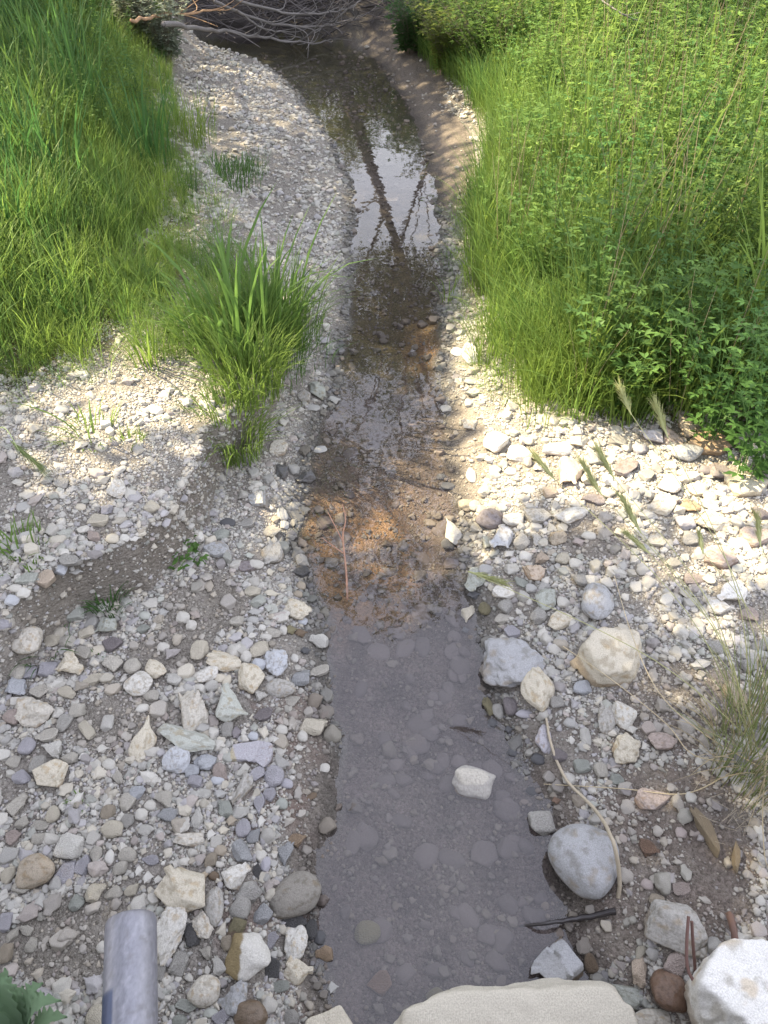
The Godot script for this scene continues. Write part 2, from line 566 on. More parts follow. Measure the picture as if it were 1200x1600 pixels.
func tree(called: String, label: String, base: Vector3, line: Array, r0: float, r1: float, crowns: Array, clusters: int, leaf_col: Color, limbs: int) -> void:
	var t := thing(called, label, "tree", base)
	var b := Build.new()
	var pts := curve(line, 6)
	b.tube(pts, taper(pts.size(), r0, r1), 10, Color.WHITE, 0.05)
	obj("trunk", b.mesh(), tex.bark, t)
	for k in limbs:
		var c: Array = crowns[k % crowns.size()]
		var from: Vector3 = pts[int(pts.size() * rnd.randf_range(0.45, 0.95))]
		var to: Vector3 = c[0] + Vector3(rnd.randf_range(-0.8, 0.8) * c[1].x, rnd.randf_range(-0.5, 0.6) * c[1].y, rnd.randf_range(-0.8, 0.8) * c[1].z) - base
		var lb := Build.new()
		var lp := curve([from, from.lerp(to, 0.5) + Vector3(rnd.randf_range(-0.4, 0.4), rnd.randf_range(-0.2, 0.6), rnd.randf_range(-0.4, 0.4)), to], 6)
		lb.tube(lp, taper(lp.size(), r1 * 0.55, 0.015), 6)
		obj("limb", lb.mesh(), tex.bark, t)
	var where := []
	var tint := PackedColorArray()
	for k in clusters:
		var c: Array = crowns[k % crowns.size()]
		var d := Vector3(rnd.randfn(), rnd.randfn(), rnd.randfn()).normalized() * pow(rnd.randf(), 0.4)
		var p: Vector3 = c[0] + d * c[1]
		var low := p - SUN * ((p.y - 0.3) / SUN.y)
		if rnd.randf() < 1.15 * spot_amount(sun_spots, low.x, low.z, 0.26): continue          # gaps in the crown through which the sun reaches the banks
		if n_mask.get_noise_3d(p.x * 0.9, p.y * 0.9, p.z * 0.9) < -0.30: continue
		where.append(Transform3D(Basis.from_euler(Vector3(rnd.randf() * TAU, rnd.randf() * TAU, rnd.randf() * TAU)) * Basis.from_scale(Vector3.ONE * rnd.randf_range(0.8, 1.25)), p - base))
		var tone := rnd.randf_range(0.75, 1.3)
		tint.append(Color(leaf_col.r * tone, leaf_col.g * tone, leaf_col.b * tone))
	many(t, "crown", tex.leaf_cluster, tex.leaf, where, tint)

# ------------------------------------------------------------------ the scene

func _ready() -> void:
	rnd.seed = 4711
	n_low.seed = 3; n_low.frequency = 1.6; n_low.fractal_octaves = 4
	n_fine.seed = 5; n_fine.frequency = 14.0; n_fine.fractal_octaves = 3
	n_rock.seed = 8; n_rock.frequency = 1.0; n_rock.fractal_octaves = 3
	n_mask.seed = 21; n_mask.frequency = 1.9; n_mask.fractal_octaves = 3

	var cam := Camera3D.new()
	cam.name = "camera"
	cam.fov = 67.25
	cam.near = 0.05
	cam.far = 400.0
	cam.position = Vector3(0, 3.0, 0)
	cam.rotation_degrees = Vector3(-45, 0, 0)
	add_child(cam)
	cam.current = true

	var env := Environment.new()
	env.background_mode = Environment.BG_SKY
	env.tonemap_mode = Environment.TONE_MAPPER_LINEAR
	env.tonemap_exposure = 4.0
	env.sdfgi_enabled = true
	env.ssao_enabled = true
	env.ssil_enabled = true
	var sm := ProceduralSkyMaterial.new()
	sm.sky_top_color = Color(0.76, 0.78, 0.86)
	sm.sky_horizon_color = Color(0.98, 0.98, 0.97)
	sm.sky_curve = 0.22
	sm.ground_bottom_color = Color(0.25, 0.24, 0.2)
	sm.ground_horizon_color = Color(0.55, 0.56, 0.52)
	sm.sky_energy_multiplier = 0.92
	sm.sun_angle_max = 8.0
	var clouds := noise_tex(19, 0.006, Color.BLACK, Color(1, 1, 1), 512, FastNoiseLite.TYPE_SIMPLEX_SMOOTH, 5, 0.62)
	sm.sky_cover = clouds
	sm.sky_cover_modulate = Color(0.70, 0.68, 0.65)
	var sky := Sky.new()
	sky.sky_material = sm
	env.sky = sky
	var we := WorldEnvironment.new()
	we.name = "air"
	we.environment = env
	add_child(we)

	var sun := DirectionalLight3D.new()
	sun.name = "sun"
	sun.light_energy = 1.6
	sun.light_color = Color(1.0, 0.93, 0.78)
	sun.light_angular_distance = 0.55
	sun.shadow_enabled = true
	add_child(sun)
	sun.look_at_from_position(SUN * 50.0, Vector3.ZERO, Vector3.UP)

	# textures
	tex.stone = noise_tex(11, 0.035, Color(0.74, 0.73, 0.71), Color(1, 1, 1), 512, FastNoiseLite.TYPE_SIMPLEX_SMOOTH, 6)
	tex.stone_b = noise_tex(12, 0.028, Color(0.68, 0.67, 0.655), Color(1.0, 0.985, 0.96), 512, FastNoiseLite.TYPE_PERLIN, 6, 0.42)
	tex.stone_h = noise_tex(13, 0.02, Color.BLACK, Color.WHITE, 512, FastNoiseLite.TYPE_SIMPLEX_SMOOTH, 6)
	tex.soil = noise_tex(15, 0.05, Color(0.50, 0.48, 0.46), Color(1, 1, 1), 1024, FastNoiseLite.TYPE_CELLULAR, 3, 0.4)
	tex.soil.noise.cellular_return_type = FastNoiseLite.RETURN_CELL_VALUE
	tex.grit = grit_tex(15, 1024, 0.05)
	tex.bark_c = noise_tex(16, 0.02, Color(0.10, 0.085, 0.07), Color(0.42, 0.38, 0.33), 512)
	tex.metal_c = noise_tex(17, 0.03, Color(0.60, 0.60, 0.63), Color(0.74, 0.74, 0.77), 512, FastNoiseLite.TYPE_SIMPLEX_SMOOTH, 6)
	tex.ripple = noise_tex(18, 0.006, Color.BLACK, Color.WHITE, 512, FastNoiseLite.TYPE_SIMPLEX_SMOOTH, 3)
	tex.pebble_mat = std(Color.WHITE, 0.85)
	tex.pebble_mat.vertex_color_use_as_albedo = true
	tex.pebble_mat.albedo_texture = tex.stone
	tex.pebble_mat.uv1_triplanar = true
	tex.leaf = leaf_mat(1.0)
	tex.bark = std(Color.WHITE, 0.95)
	tex.bark.albedo_texture = tex.bark_c
	tex.bark.uv1_triplanar = true
	tex.bark.uv1_scale = Vector3(2.0, 0.7, 2.0)
	tex.bark.heightmap_enabled = true
	tex.bark.heightmap_texture = tex.stone_h
	tex.bark.heightmap_scale = 2.0

	# where the sun comes through the trees: x, z, half width, half depth, how clear
	for q in [[-1.92, -4.11, 0.62, 0.97, 1.0], [-2.46, -5.32, 0.26, 0.61, 0.8], [-1.47, -4.08, 0.29, 0.55, 1.0], [-1.28, -3.68, 0.25, 0.39, 1.0], [-1.10, -3.15, 0.27, 0.51, 1.0], [-1.49, -3.21, 0.31, 0.24, 1.0],
			[-1.29, -2.66, 0.21, 0.18, 0.6], [-0.78, -3.56, 0.16, 0.50, 0.9], [0.63, -4.05, 0.28, 0.86, 1.0], [0.93, -3.66, 0.32, 0.71, 0.9], [0.70, -3.41, 0.30, 0.29, 1.0], [1.00, -3.23, 0.32, 0.30, 1.0],
			[1.52, -2.99, 0.15, 0.16, 1.0], [1.83, -3.35, 0.20, 0.17, 0.8], [1.87, -2.88, 0.18, 0.22, 1.0], [1.61, -2.30, 0.21, 0.19, 1.0], [1.62, -2.65, 0.16, 0.15, 0.7], [1.00, -2.83, 0.17, 0.11, 0.5],
			[2.44, -8.38, 1.59, 2.37, 1.0], [1.24, -8.27, 0.87, 2.09, 1.0], [0.95, -5.70, 0.33, 1.24, 0.8], [1.14, -4.35, 0.38, 0.70, 0.7], [2.08, -5.17, 0.38, 1.07, 0.7], [1.79, -3.70, 0.21, 0.41, 0.6],
			[-2.07, -10.18, 0.54, 0.71, 1.0], [-1.84, -8.06, 0.29, 1.18, 0.7], [-0.14, -2.87, 0.38, 0.48, 1.0], [0.32, -4.71, 0.20, 0.29, 1.0], [0.52, -3.54, 0.19, 0.36, 1.0], [0.00, -3.41, 0.34, 0.17, 0.8],
			[-2.33, -9.14, 0.47, 1.15, 0.7], [-2.34, -6.81, 0.31, 0.91, 0.5], [-1.26, -9.03, 0.42, 0.92, 0.4], [1.68, -3.46, 0.36, 0.87, 0.6], [1.26, -3.77, 0.31, 0.84, 0.75], [0.93, -4.71, 0.38, 1.28, 0.9], [1.70, -5.26, 0.85, 1.46, 0.8], [-2.34, -6.04, 0.75, 1.69, 0.6], [-1.79, -3.39, 0.27, 0.48, 0.6], [-1.28, -5.62, 0.29, 0.71, 0.6], [-0.65, -4.30, 0.23, 0.58, 0.6], [0.98, -1.52, 0.10, 0.09, 0.6], [0.38, -1.50, 0.11, 0.07, 0.4]]:
		sun_spots.append([q[0], q[1], q[2], q[3], q[4]])
	# bare soil between the stones
	for q in [[-0.84, -2.25, 0.24, 0.21, 0.8], [-1.06, -1.63, 0.29, 0.18, 0.6], [-1.04, -0.82, 0.26, 0.17, 0.85], [-0.26, -1.31, 0.14, 0.36, 0.8], [-0.35, -1.68, 0.15, 0.19, 0.6], [-0.17, -0.68, 0.15, 0.11, 0.7], [-0.94, -2.44, 0.19, 0.25, 0.45],
			[1.06, -2.64, 0.19, 0.18, 0.6], [1.09, -1.18, 0.31, 0.31, 0.85], [1.22, -1.69, 0.29, 0.25, 0.6], [0.48, -3.50, 0.15, 0.53, 0.85], [0.66, -1.34, 0.13, 0.20, 0.8], [0.75, -0.91, 0.21, 0.17, 0.9], [1.08, -0.96, 0.25, 0.17, 0.8],
			[-1.00, -1.99, 0.17, 0.14, 0.7], [-0.90, -2.06, 0.17, 0.21, 0.6], [-1.74, -8.11, 0.29, 0.98, 0.4], [0.42, -10.21, 0.39, 1.97, 0.95], [0.64, -8.02, 0.29, 1.50, 0.95], [0.17, -11.74, 0.52, 1.08, 0.95], [0.86, -9.31, 0.43, 0.98, 0.4], [-0.26, -12.07, 0.44, 1.11, 0.8], [0.80, -3.28, 0.22, 0.16, 0.6]]:
		bare_spots.append([q[0], q[1], q[2], q[3], q[4]])

	build_ground()
	build_water()
	build_trees()
	far_thicket()
	build_culvert()
	build_stones()
	build_gravel()
	build_plants()
	build_driftwood()
	build_small()

func build_ground() -> void:
	var xs := []
	var x := 0.0
	var step := 0.016
	while x < 60.0:
		xs.append(x)
		if x > 1.7: step *= 1.06
		x += step
	var cols := []
	for k in range(xs.size() - 1, 0, -1): cols.append(-xs[k])
	cols.append_array(xs)
	var rows := [6.0, 3.0, 1.5, 0.8, 0.4, 0.1, -0.1, -0.25]
	var z := -0.35
	step = 0.016
	while z > -70.0:
		rows.append(z)
		if z < -3.2: step *= 1.012 if z > -14.0 else 1.08
		z -= step
	var b := Build.new()
	for zz: float in rows:
		for xx: float in cols:
			var y := ground(xx, zz)
			var out := shore(xx, zz)
			var e_left := edges(zz).x
			var soil := Vector3(0.37, 0.345, 0.305)
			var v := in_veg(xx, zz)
			var mud := spot_amount(bare_spots, xx, zz)
			var m := n_mask.get_noise_2d(xx * 2.0 + 40.0, zz * 2.0)
			soil = soil.lerp(Vector3(0.29, 0.25, 0.21) if xx > 0.0 or out < 0.35 else Vector3(0.33, 0.30, 0.255), mud * 0.8)
			if xx > -0.3 and zz < -6.0: soil = soil.lerp(Vector3(0.20, 0.165, 0.135), 0.85 * mud)
			if xx > 0.3 and zz > -2.2: soil = soil.lerp(Vector3(0.21, 0.16, 0.135), 0.55 * ss((zz + 2.2) / 1.0) * clampf(0.7 + m, 0.0, 1.0))
			if xx < 0.0 and out < 0.35 and zz > -1.9: soil = soil.lerp(Vector3(0.25, 0.17, 0.14), 0.6 * clampf(0.3 + 1.6 * m, 0.0, 1.0))
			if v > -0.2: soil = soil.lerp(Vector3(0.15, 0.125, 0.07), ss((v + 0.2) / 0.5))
			if xx < e_left and zz < -2.0 and zz > -5.0:         # raw earth on the face of the cut bank
				soil = soil.lerp(Vector3(0.20, 0.17, 0.135), 0.45 * ss(1.0 - absf(tab(TERR, zz) - xx) / 0.14))
			soil *= lerpf(0.5, 1.0, ss(out / 0.16))
			soil = soil.lerp(Vector3(0.055, 0.047, 0.042), ss((-zz - 11.8) / 0.7) * ss((0.6 - xx) / 0.8) * 0.85)  # shade beneath the drift pile, put into the ground colour
			if out < 0.0:
				var bed := Vector3(0.15, 0.122, 0.113)
				bed = bed.lerp(Vector3(0.27, 0.165, 0.09), ss((-zz - 2.0) / 0.5) * ss((zz + 3.5) / 0.6) * clampf(0.75 + 1.2 * m, 0.0, 1.0) * ss((0.32 - xx) / 0.3))
				bed = bed.lerp(Vector3(0.25, 0.19, 0.14), 0.8 * exp(-pow((zz + 3.6) / 0.35, 2.0)))
				bed = bed.lerp(Vector3(0.13, 0.105, 0.055), ss((-zz - 4.0) / 0.6) * ss((zz + 8.0) / 2.0))
				bed = bed.lerp(Vector3(0.30, 0.18, 0.09), exp(-pow((zz + 4.65) / 0.3, 2.0) - pow((xx - 0.3) / 0.14, 2.0)))
				bed = bed.lerp(Vector3(0.085, 0.08, 0.03), ss((-zz - 7.5) / 1.5))
				soil = soil.lerp(bed * (1.0 + 0.5 * m), ss(-out / 0.05))
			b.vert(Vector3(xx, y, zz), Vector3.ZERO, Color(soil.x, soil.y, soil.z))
	var w := cols.size()
	for j in rows.size() - 1:
		for k in w - 1:
			var a := j * w + k
			b.tri(a, a + w, a + 1)
			b.tri(a + 1, a + w, a + w + 1)
	for j in range(0, b.i.size(), 3):
		var nn := (b.v[b.i[j + 2]] - b.v[b.i[j]]).cross(b.v[b.i[j + 1]] - b.v[b.i[j]])
		for k in 3: b.n[b.i[j + k]] += nn
	for k in b.n.size(): b.n[k] = b.n[k].normalized()
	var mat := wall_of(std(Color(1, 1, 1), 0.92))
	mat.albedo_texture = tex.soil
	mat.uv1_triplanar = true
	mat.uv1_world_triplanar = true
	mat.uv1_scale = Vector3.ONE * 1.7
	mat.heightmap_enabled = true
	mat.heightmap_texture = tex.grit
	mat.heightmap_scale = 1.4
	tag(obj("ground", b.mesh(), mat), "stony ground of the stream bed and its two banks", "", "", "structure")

func build_water() -> void:
	var b := Build.new()
	var count := 0
	var z := 2.0
	while z > -13.0:
		var e := edges(z)
		for k in 9: b.vert(Vector3(lerpf(e.x - 0.12, e.y + 0.12, k / 8.0), 0.0, z), Vector3.UP)
		count += 1
		z -= 0.1
	for j in count - 1:
		for k in 8:
			var a := j * 9 + k
			b.tri(a, a + 9, a + 1)
			b.tri(a + 1, a + 9, a + 10)
	var m := std(Color(0.20, 0.17, 0.175, 0.16), 0.02)
	m.transparency = BaseMaterial3D.TRANSPARENCY_ALPHA
	m.metallic_specular = 0.6
	m.uv1_triplanar = true
	m.uv1_world_triplanar = true
	m.uv1_scale = Vector3.ONE * 1.1
	m.heightmap_enabled = true
	m.heightmap_texture = tex.ripple
	m.heightmap_scale = 0.05
	tag(obj("stream_water", b.mesh(), m), "shallow clear water of the narrow stream between stony banks", "", "", "structure")

func build_trees() -> void:
	var b := Build.new()
	for k in 46:
		var d := Vector3(rnd.randfn(), rnd.randfn() * 0.8, rnd.randfn()).normalized() * rnd.randf_range(0.08, 0.42)
		var dir := (d.normalized() + Vector3(rnd.randf_range(-0.8, 0.8), rnd.randf_range(-0.8, 0.8), rnd.randf_range(-0.8, 0.8))).normalized()
		b.leaf(d, dir, Vector3(rnd.randfn(), 1.0, rnd.randfn()).normalized(), rnd.randf_range(0.11, 0.18), rnd.randf_range(0.06, 0.085))
	tex.leaf_cluster = b.mesh()
	var col := Color(0.055, 0.085, 0.022)
	tree("willow_tree", "broad leafy tree on the left bank whose crown shades the near stones", Vector3(-6.4, 0.3, -3.5), [Vector3.ZERO, Vector3(0.2, 2.2, 0.1), Vector3(0.5, 4.2, 0.0), Vector3(0.9, 6.2, 0.3)], 0.26, 0.12, [[Vector3(-6.0, 6.6, -3.6), Vector3(4.6, 2.2, 4.6)]], 1900, col, 9)
	tree("willow_tree", "broad leafy tree farther up the left bank", Vector3(-7.4, 0.5, -11.0), [Vector3.ZERO, Vector3(0.1, 2.4, 0.2), Vector3(-0.2, 4.6, 0.1), Vector3(0.3, 6.8, 0.0)], 0.28, 0.12, [[Vector3(-7.2, 7.0, -11.5), Vector3(4.6, 2.4, 5.0)]], 1250, col, 9)
	tree("leaning_tree", "tall leaning tree over the stream, its trunk mirrored in the water", Vector3(-1.35, 0.4, -18.0), [Vector3(0, -0.2, 0), Vector3(0.55, 1.9, 0), Vector3(1.25, 4.0, 0.1), Vector3(2.0, 6.4, 0.2), Vector3(2.4, 8.6, 0.6)], 0.15, 0.08, [[Vector3(0.8, 9.4, -19.5), Vector3(4.2, 2.2, 3.2)], [Vector3(-0.4, 8.9, -12.0), Vector3(3.6, 1.8, 2.8)]], 400, col, 14)
	tree("leaning_tree", "second slim leaning tree crossing behind the first one", Vector3(2.2, 0.5, -19.5), [Vector3(0, -0.2, 0), Vector3(-0.6, 2.4, 0), Vector3(-1.5, 5.0, 0), Vector3(-2.2, 7.6, 0)], 0.075, 0.03, [[Vector3(0.0, 8.4, -19.5), Vector3(2.5, 1.6, 2.5)]], 160, col, 8)
	tree("willow_tree", "leafy tree on the right bank upstream", Vector3(6.5, 0.6, -21.0), [Vector3.ZERO, Vector3(0.1, 3, 0), Vector3(-0.3, 6, 0)], 0.25, 0.12, [[Vector3(6.3, 5.6, -21), Vector3(3.6, 3.8, 3.6)]], 520, col, 6)
	tree("willow_tree", "leafy tree on the left bank upstream, behind the drift pile", Vector3(-5.5, 0.9, -20.5), [Vector3.ZERO, Vector3(0.1, 3, 0), Vector3(0.3, 6, 0)], 0.25, 0.12, [[Vector3(-5.2, 4.6, -20.5), Vector3(3.4, 3.4, 3.2)]], 520, col, 6)

func far_thicket() -> void:
	for k in 9:
		var x := -9.0 + k * 2.4 + rnd.randf_range(-0.5, 0.5)
		var z := -27.0 - rnd.randf_range(0.0, 3.0) - absf(x) * 0.1
		var high := rnd.randf_range(6.2, 7.8)
		tree("far_tree", ["dark bushy tree closing the valley upstream", "dense rounded tree closing the valley upstream"][k % 2] + " behind the leaning trees, %s from the left" % ["first", "second", "third", "fourth", "fifth", "sixth", "seventh", "eighth", "ninth"][k], Vector3(x, 0.7, z), [Vector3.ZERO, Vector3(0.1, high * 0.4, 0), Vector3(0.0, high * 0.8, 0)], 0.16, 0.06, [[Vector3(x, high * 0.55, z), Vector3(1.8, high * 0.5, 1.5)]], 420, Color(0.10, 0.115, 0.03), 3)

func build_culvert() -> void:
	var t := thing("culvert_headwall", "rough concrete headwall of the culvert below the viewpoint", "culvert", Vector3(0, 0, 0))
	var m := std(lin(0.33, 0.32, 0.30), 0.9)
	m.albedo_texture = tex.stone
	m.uv1_triplanar = true
	m.heightmap_enabled = true
	m.heightmap_texture = tex.stone_h
	for q in [["wall", Vector3(0, 0.55, 0.22), Vector3(6.0, 1.5, 0.5)], ["coping", Vector3(0, 1.36, 0.16), Vector3(6.0, 0.12, 0.44)]]:
		var bm := BoxMesh.new()
		bm.size = q[2]
		var o := obj(q[0], bm, m, t)
		o.position = q[1]
	# the drain pipe: hollow, with a rounded lip
	var from := Vector3(-0.623, 0.950, -0.632)
	var toward := Vector3(-0.561, 0.960, -0.362)
	var to := from + (toward - from) * 1.9
	var b := Build.new()
	var axis := (to - from).normalized()
	var side := axis.cross(Vector3.UP).normalized()
	var up := side.cross(axis).normalized()
	var prof := [[0.10, 0.052], [0.004, 0.052], [0.0, 0.0545], [0.002, 0.058], [0.008, 0.0605], [0.02, 0.061]]
	for k in 90: prof.append([0.02 + (from.distance_to(to) - 0.02) * (k + 1) / 90.0, 0.061 - 0.0006 * n_fine.get_noise_1d(k * 0.9)])
	var n := 64
	for k in prof.size():
		for j in n:
			var a := TAU * j / n
			var d := side * cos(a) + up * sin(a)
			var dr: float = prof[mini(k + 1, prof.size() - 1)][1] - prof[maxi(k - 1, 0)][1]
			var dl: float = prof[mini(k + 1, prof.size() - 1)][0] - prof[maxi(k - 1, 0)][0]
			var nor := (d * dl - axis * dr).normalized()
			var blue := ss((prof[k][0] - 0.16) / 0.01) * ss((cos(a - 0.65) - 0.87) / 0.03)
			var spot: Vector3 = from + axis * prof[k][0] + d * prof[k][1]
			var scuff := ss(n_fine.get_noise_3d(spot.x * 3.5, spot.y * 3.5, spot.z * 1.2) * 4.0 - 0.5)
			var dirt := ss(n_fine.get_noise_3d(spot.x * 2.0 + 9.0, spot.y * 2.0, spot.z * 2.0) * 3.5 - 0.7) + 0.6 * ss((0.025 - prof[k][0]) / 0.02)
			b.vert(spot, nor, Color(0.86, 0.86, 0.87).lerp(Color(1.12, 1.12, 1.12), scuff).lerp(Color(0.58, 0.55, 0.51), 0.5 * minf(dirt, 1.0)).lerp(Color(0.22, 0.29, 0.47), blue))
	for k in prof.size() - 1:
		for j in n:
			var a0 := k * n + j
			var a1 := k * n + (j + 1) % n
			b.tri(a0, a1, a0 + n)
			b.tri(a1, a1 + n, a0 + n)
	var pm := wall_of(std(Color(0.80, 0.80, 0.80), 0.45))
	pm.albedo_texture = tex.metal_c
	pm.uv1_triplanar = true
	pm.uv1_scale = Vector3(5, 5, 2.5)
	pm.metallic = 0.25
	pm.heightmap_enabled = true
	pm.heightmap_texture = tex.stone_h
	pm.heightmap_scale = 0.06
	var p := thing("drain_pipe", "scuffed grey metal pipe end sticking out above the left gravel", "pipe", Vector3.ZERO)
	obj("tube", b.mesh(), pm, p)

func build_stones() -> void:
	s(-1.237, -1.034, 0.133, 0.123, 0.081, 0, "round", "tan", "big rounded tan-grey stone beside two lilac stones, far left of the pipe", "loose stones of the left bank")
	s(-1.150, -1.124, 0.103, 0.093, 0.058, -15, "sub", "white", "whitish stone lying on top of a lilac slab beside the rounded tan stone", "loose stones of the left bank")
	s(-1.451, -1.679, 0.181, 0.151, 0.094, 10, "rough", "pale", "large lumpy grey-white stone in the stone field by the left edge", "loose stones of the left bank")
	s(-1.546, -1.965, 0.127, 0.132, 0.084, 0, "round", "pale", "rounded pale stone at the near edge of the dark green weeds", "loose stones of the left bank")
	s(-1.362, -1.908, 0.140, 0.125, 0.077, -15, "ang", "cream", "cream five-sided angular stone between the rounded pale stone and the bare soil", "loose stones of the left bank")
	s(-1.052, -1.820, 0.121, 0.116, 0.072, -20, "sub", "white", "white oblong stone leaning on a second pale stone at the bare soil's edge", "loose stones of the left bank")
	s(-0.972, -1.554, 0.104, 0.210, 0.064, 0, "pin", "cream", "bottle-shaped cream stone with a narrow neck, standing out of the gravel", "loose stones of the left bank")
	s(-1.289, -1.396, 0.130, 0.134, 0.081, 30, "ang", "cream", "three-cornered cream stone with hollow sides on the left gravel", "loose stones of the left bank")
	s(-0.734, -0.845, 0.110, 0.209, 0.068, -12, "pit", "white", "tall pitted whitish rock directly beside the end of the grey pipe", "loose stones of the left bank")
	s(-0.697, -0.986, 0.194, 0.174, 0.108, -20, "ang", "cream", "large four-cornered cream block behind the tall pitted rock", "loose stones of the left bank")
	s(-0.596, -0.927, 0.072, 0.136, 0.047, 12, "round", "grey", "pointed egg-shaped grey stone against the four-cornered cream block", "loose stones of the left bank")
	s(-0.525, -1.027, 0.106, 0.096, 0.059, 20, "ang", "white", "white angular stone between the cream block and the big smooth ovoid", "loose stones of the left bank")
	s(-0.323, -0.992, 0.196, 0.149, 0.098, 24, "round", "ovoid", "big smooth grey-brown ovoid stone at the water's left edge", "loose stones of the left bank")
	s(-0.315, -0.836, 0.099, 0.115, 0.061, 0, "rough", "white", "knobbly white stone below the big smooth ovoid, resting on a pale block", "loose stones of the left bank")
	s(-0.295, -0.756, 0.110, 0.094, 0.058, 8, "ang", "cream", "pale angular block under the knobbly white stone", "loose stones of the left bank")
	s(-0.456, -0.773, 0.156, 0.150, 0.093, 0, "sub", "white", "large white stone with an olive-brown end, left of the knobbly white stone", "loose stones of the left bank")
	s(-0.588, -0.671, 0.109, 0.096, 0.063, 10, "round", "pale", "rounded grey-white stone low between the pipe and the two-toned stone", "loose stones of the left bank")
	s(-0.478, -0.651, 0.104, 0.106, 0.065, -30, "ang", "bluegrey", "notched blue-grey stone below the large two-toned white stone", "loose stones of the left bank")
	s(-0.427, -0.606, 0.111, 0.087, 0.058, 0, "round", "brown", "wet brown rounded stone at the bottom, below the notched blue-grey stone", "loose stones of the left bank")
	s(-0.801, -1.564, 0.261, 0.124, 0.077, -16, "ang", "green", "long greenish-white stone lying across two bluish stones", "loose stones of the left bank")
	s(-0.797, -1.684, 0.129, 0.200, 0.080, 10, "ang", "pale", "tall grey-beige angular stone leaning behind the long greenish stone", "loose stones of the left bank")
	s(-0.635, -1.711, 0.168, 0.166, 0.103, -25, "ang", "green", "broad greenish-white faceted stone in the middle of the left bank", "loose stones of the left bank")
	s(-0.825, -1.470, 0.112, 0.115, 0.070, 0, "sub", "bluewhite", "bluish-white rounded stone tucked under the long greenish stone", "loose stones of the left bank")
	s(-0.578, -1.850, 0.123, 0.145, 0.076, 0, "sub", "cream", "round cream stone touching a lumpy bluish stone near the water", "loose stones of the left bank")
	s(-0.704, -1.937, 0.164, 0.101, 0.063, -8, "ang", "cream", "long cream stone with a red fleck at its end", "loose stones of the left bank")
	s(-0.483, -1.940, 0.114, 0.143, 0.071, 0, "rough", "bluewhite", "lumpy pale blue stone with dark pits near the waterline", "loose stones of the left bank")
	s(-0.451, -1.825, 0.134, 0.085, 0.056, -4, "round", "grey", "smooth oval grey stone below the lumpy pale blue stone", "loose stones of the left bank")
	s(-0.556, -1.513, 0.150, 0.103, 0.039, 22, "slab", "lilac", "lilac slab with a yellowish end on the left bank", "loose stones of the left bank")
	s(-0.437, -1.423, 0.081, 0.093, 0.054, 0, "round", "lilac", "rounded lilac stone at the foot of the lilac slabs", "loose stones of the left bank")
	s(-0.299, -1.673, 0.104, 0.104, 0.064, -20, "ang", "cream", "lone pale triangular stone on the wet mud by the water", "loose stones of the stream")
	s(-0.417, -2.277, 0.145, 0.112, 0.070, -12, "rough", "cream", "pale saddle-shaped stone at the water's edge beside the brown shallows", "loose stones of the left bank")
	s(-0.306, -2.126, 0.093, 0.088, 0.054, 0, "ang", "white", "white triangular stone half in the water, left side of the stream", "loose stones of the stream")
	s(-0.830, -2.609, 0.162, 0.111, 0.042, -12, "slab", "bluegrey", "flat blue-grey slab with a white rim under the cut bank", "loose stones of the left bank")
	s(-0.578, -2.630, 0.131, 0.188, 0.050, 8, "slab", "grey", "fissured grey block of stacked layers near the brown shallows", "loose stones of the left bank")
	s(-1.387, -2.261, 0.105, 0.072, 0.027, 8, "slab", "grey", "grey flat slab near the grass patch on the upper gravel terrace", "loose stones of the left bank")
	s(-1.477, -2.156, 0.100, 0.086, 0.033, 12, "slab", "peach", "peach-coloured flat slab on the upper gravel terrace", "loose stones of the left bank")
	s(-1.419, -2.176, 0.095, 0.095, 0.036, 0, "slab", "green", "greenish-white flat slab in front of the peach slab", "loose stones of the left bank")
	s(-1.260, -2.117, 0.105, 0.106, 0.065, -12, "ang", "greengrey", "grey-green cube-shaped block at the foot of the dark grass tuft", "loose stones of the left bank")
	s(-1.290, -2.711, 0.102, 0.118, 0.063, 0, "pit", "white", "round white pitted stone on the sunlit gravel terrace", "loose stones of the left bank")
	s(-0.423, -4.046, 0.145, 0.144, 0.089, -10, "ang", "greengrey", "grey-green angular stone on the dark bank above the stream", "loose stones of the left bank")
	s(0.372, -1.459, 0.183, 0.158, 0.098, 10, "sub", "pale", "pale beige blunt-edged stone standing alone in the middle of the stream", "loose stones of the right bank")
	s(-0.060, -0.892, 0.097, 0.080, 0.053, 10, "round", "olive", "small wet olive-brown stone poking out of the near water", "loose stones of the stream")
	s(0.745, -1.100, 0.258, 0.278, 0.181, 8, "ball", "slate", "very large rounded blue-grey stone at the water's right edge, stick beside it", "loose stones of the right bank")
	s(0.970, -1.929, 0.290, 0.298, 0.145, -20, "flatblock", "cream", "large flat-topped cream boulder on the right bank", "loose stones of the right bank")
	s(0.994, -2.235, 0.149, 0.231, 0.098, -20, "round", "slate", "upright rounded boulder with pale top behind the flat-topped cream boulder", "loose stones of the right bank")
	s(0.565, -1.977, 0.292, 0.300, 0.181, 25, "rough", "slate", "broad hollowed grey boulder at the water's right edge", "loose stones of the right bank")
	s(0.663, -1.819, 0.148, 0.237, 0.092, 0, "pear", "cream", "pear-shaped cream stone leaning on the hollowed grey boulder", "loose stones of the right bank")
	s(0.847, -1.803, 0.085, 0.079, 0.049, 0, "sub", "bluewhite", "small bluish-white stone in front of the flat-topped cream boulder", "loose stones of the right bank")
	s(0.992, -1.649, 0.100, 0.120, 0.062, 0, "sub", "white", "white banded stone leaning against a grey one, right bank", "loose stones of the right bank")
	s(0.974, -1.513, 0.116, 0.128, 0.072, 0, "rough", "cream", "knobbly cream stone below the white banded stone", "loose stones of the right bank")
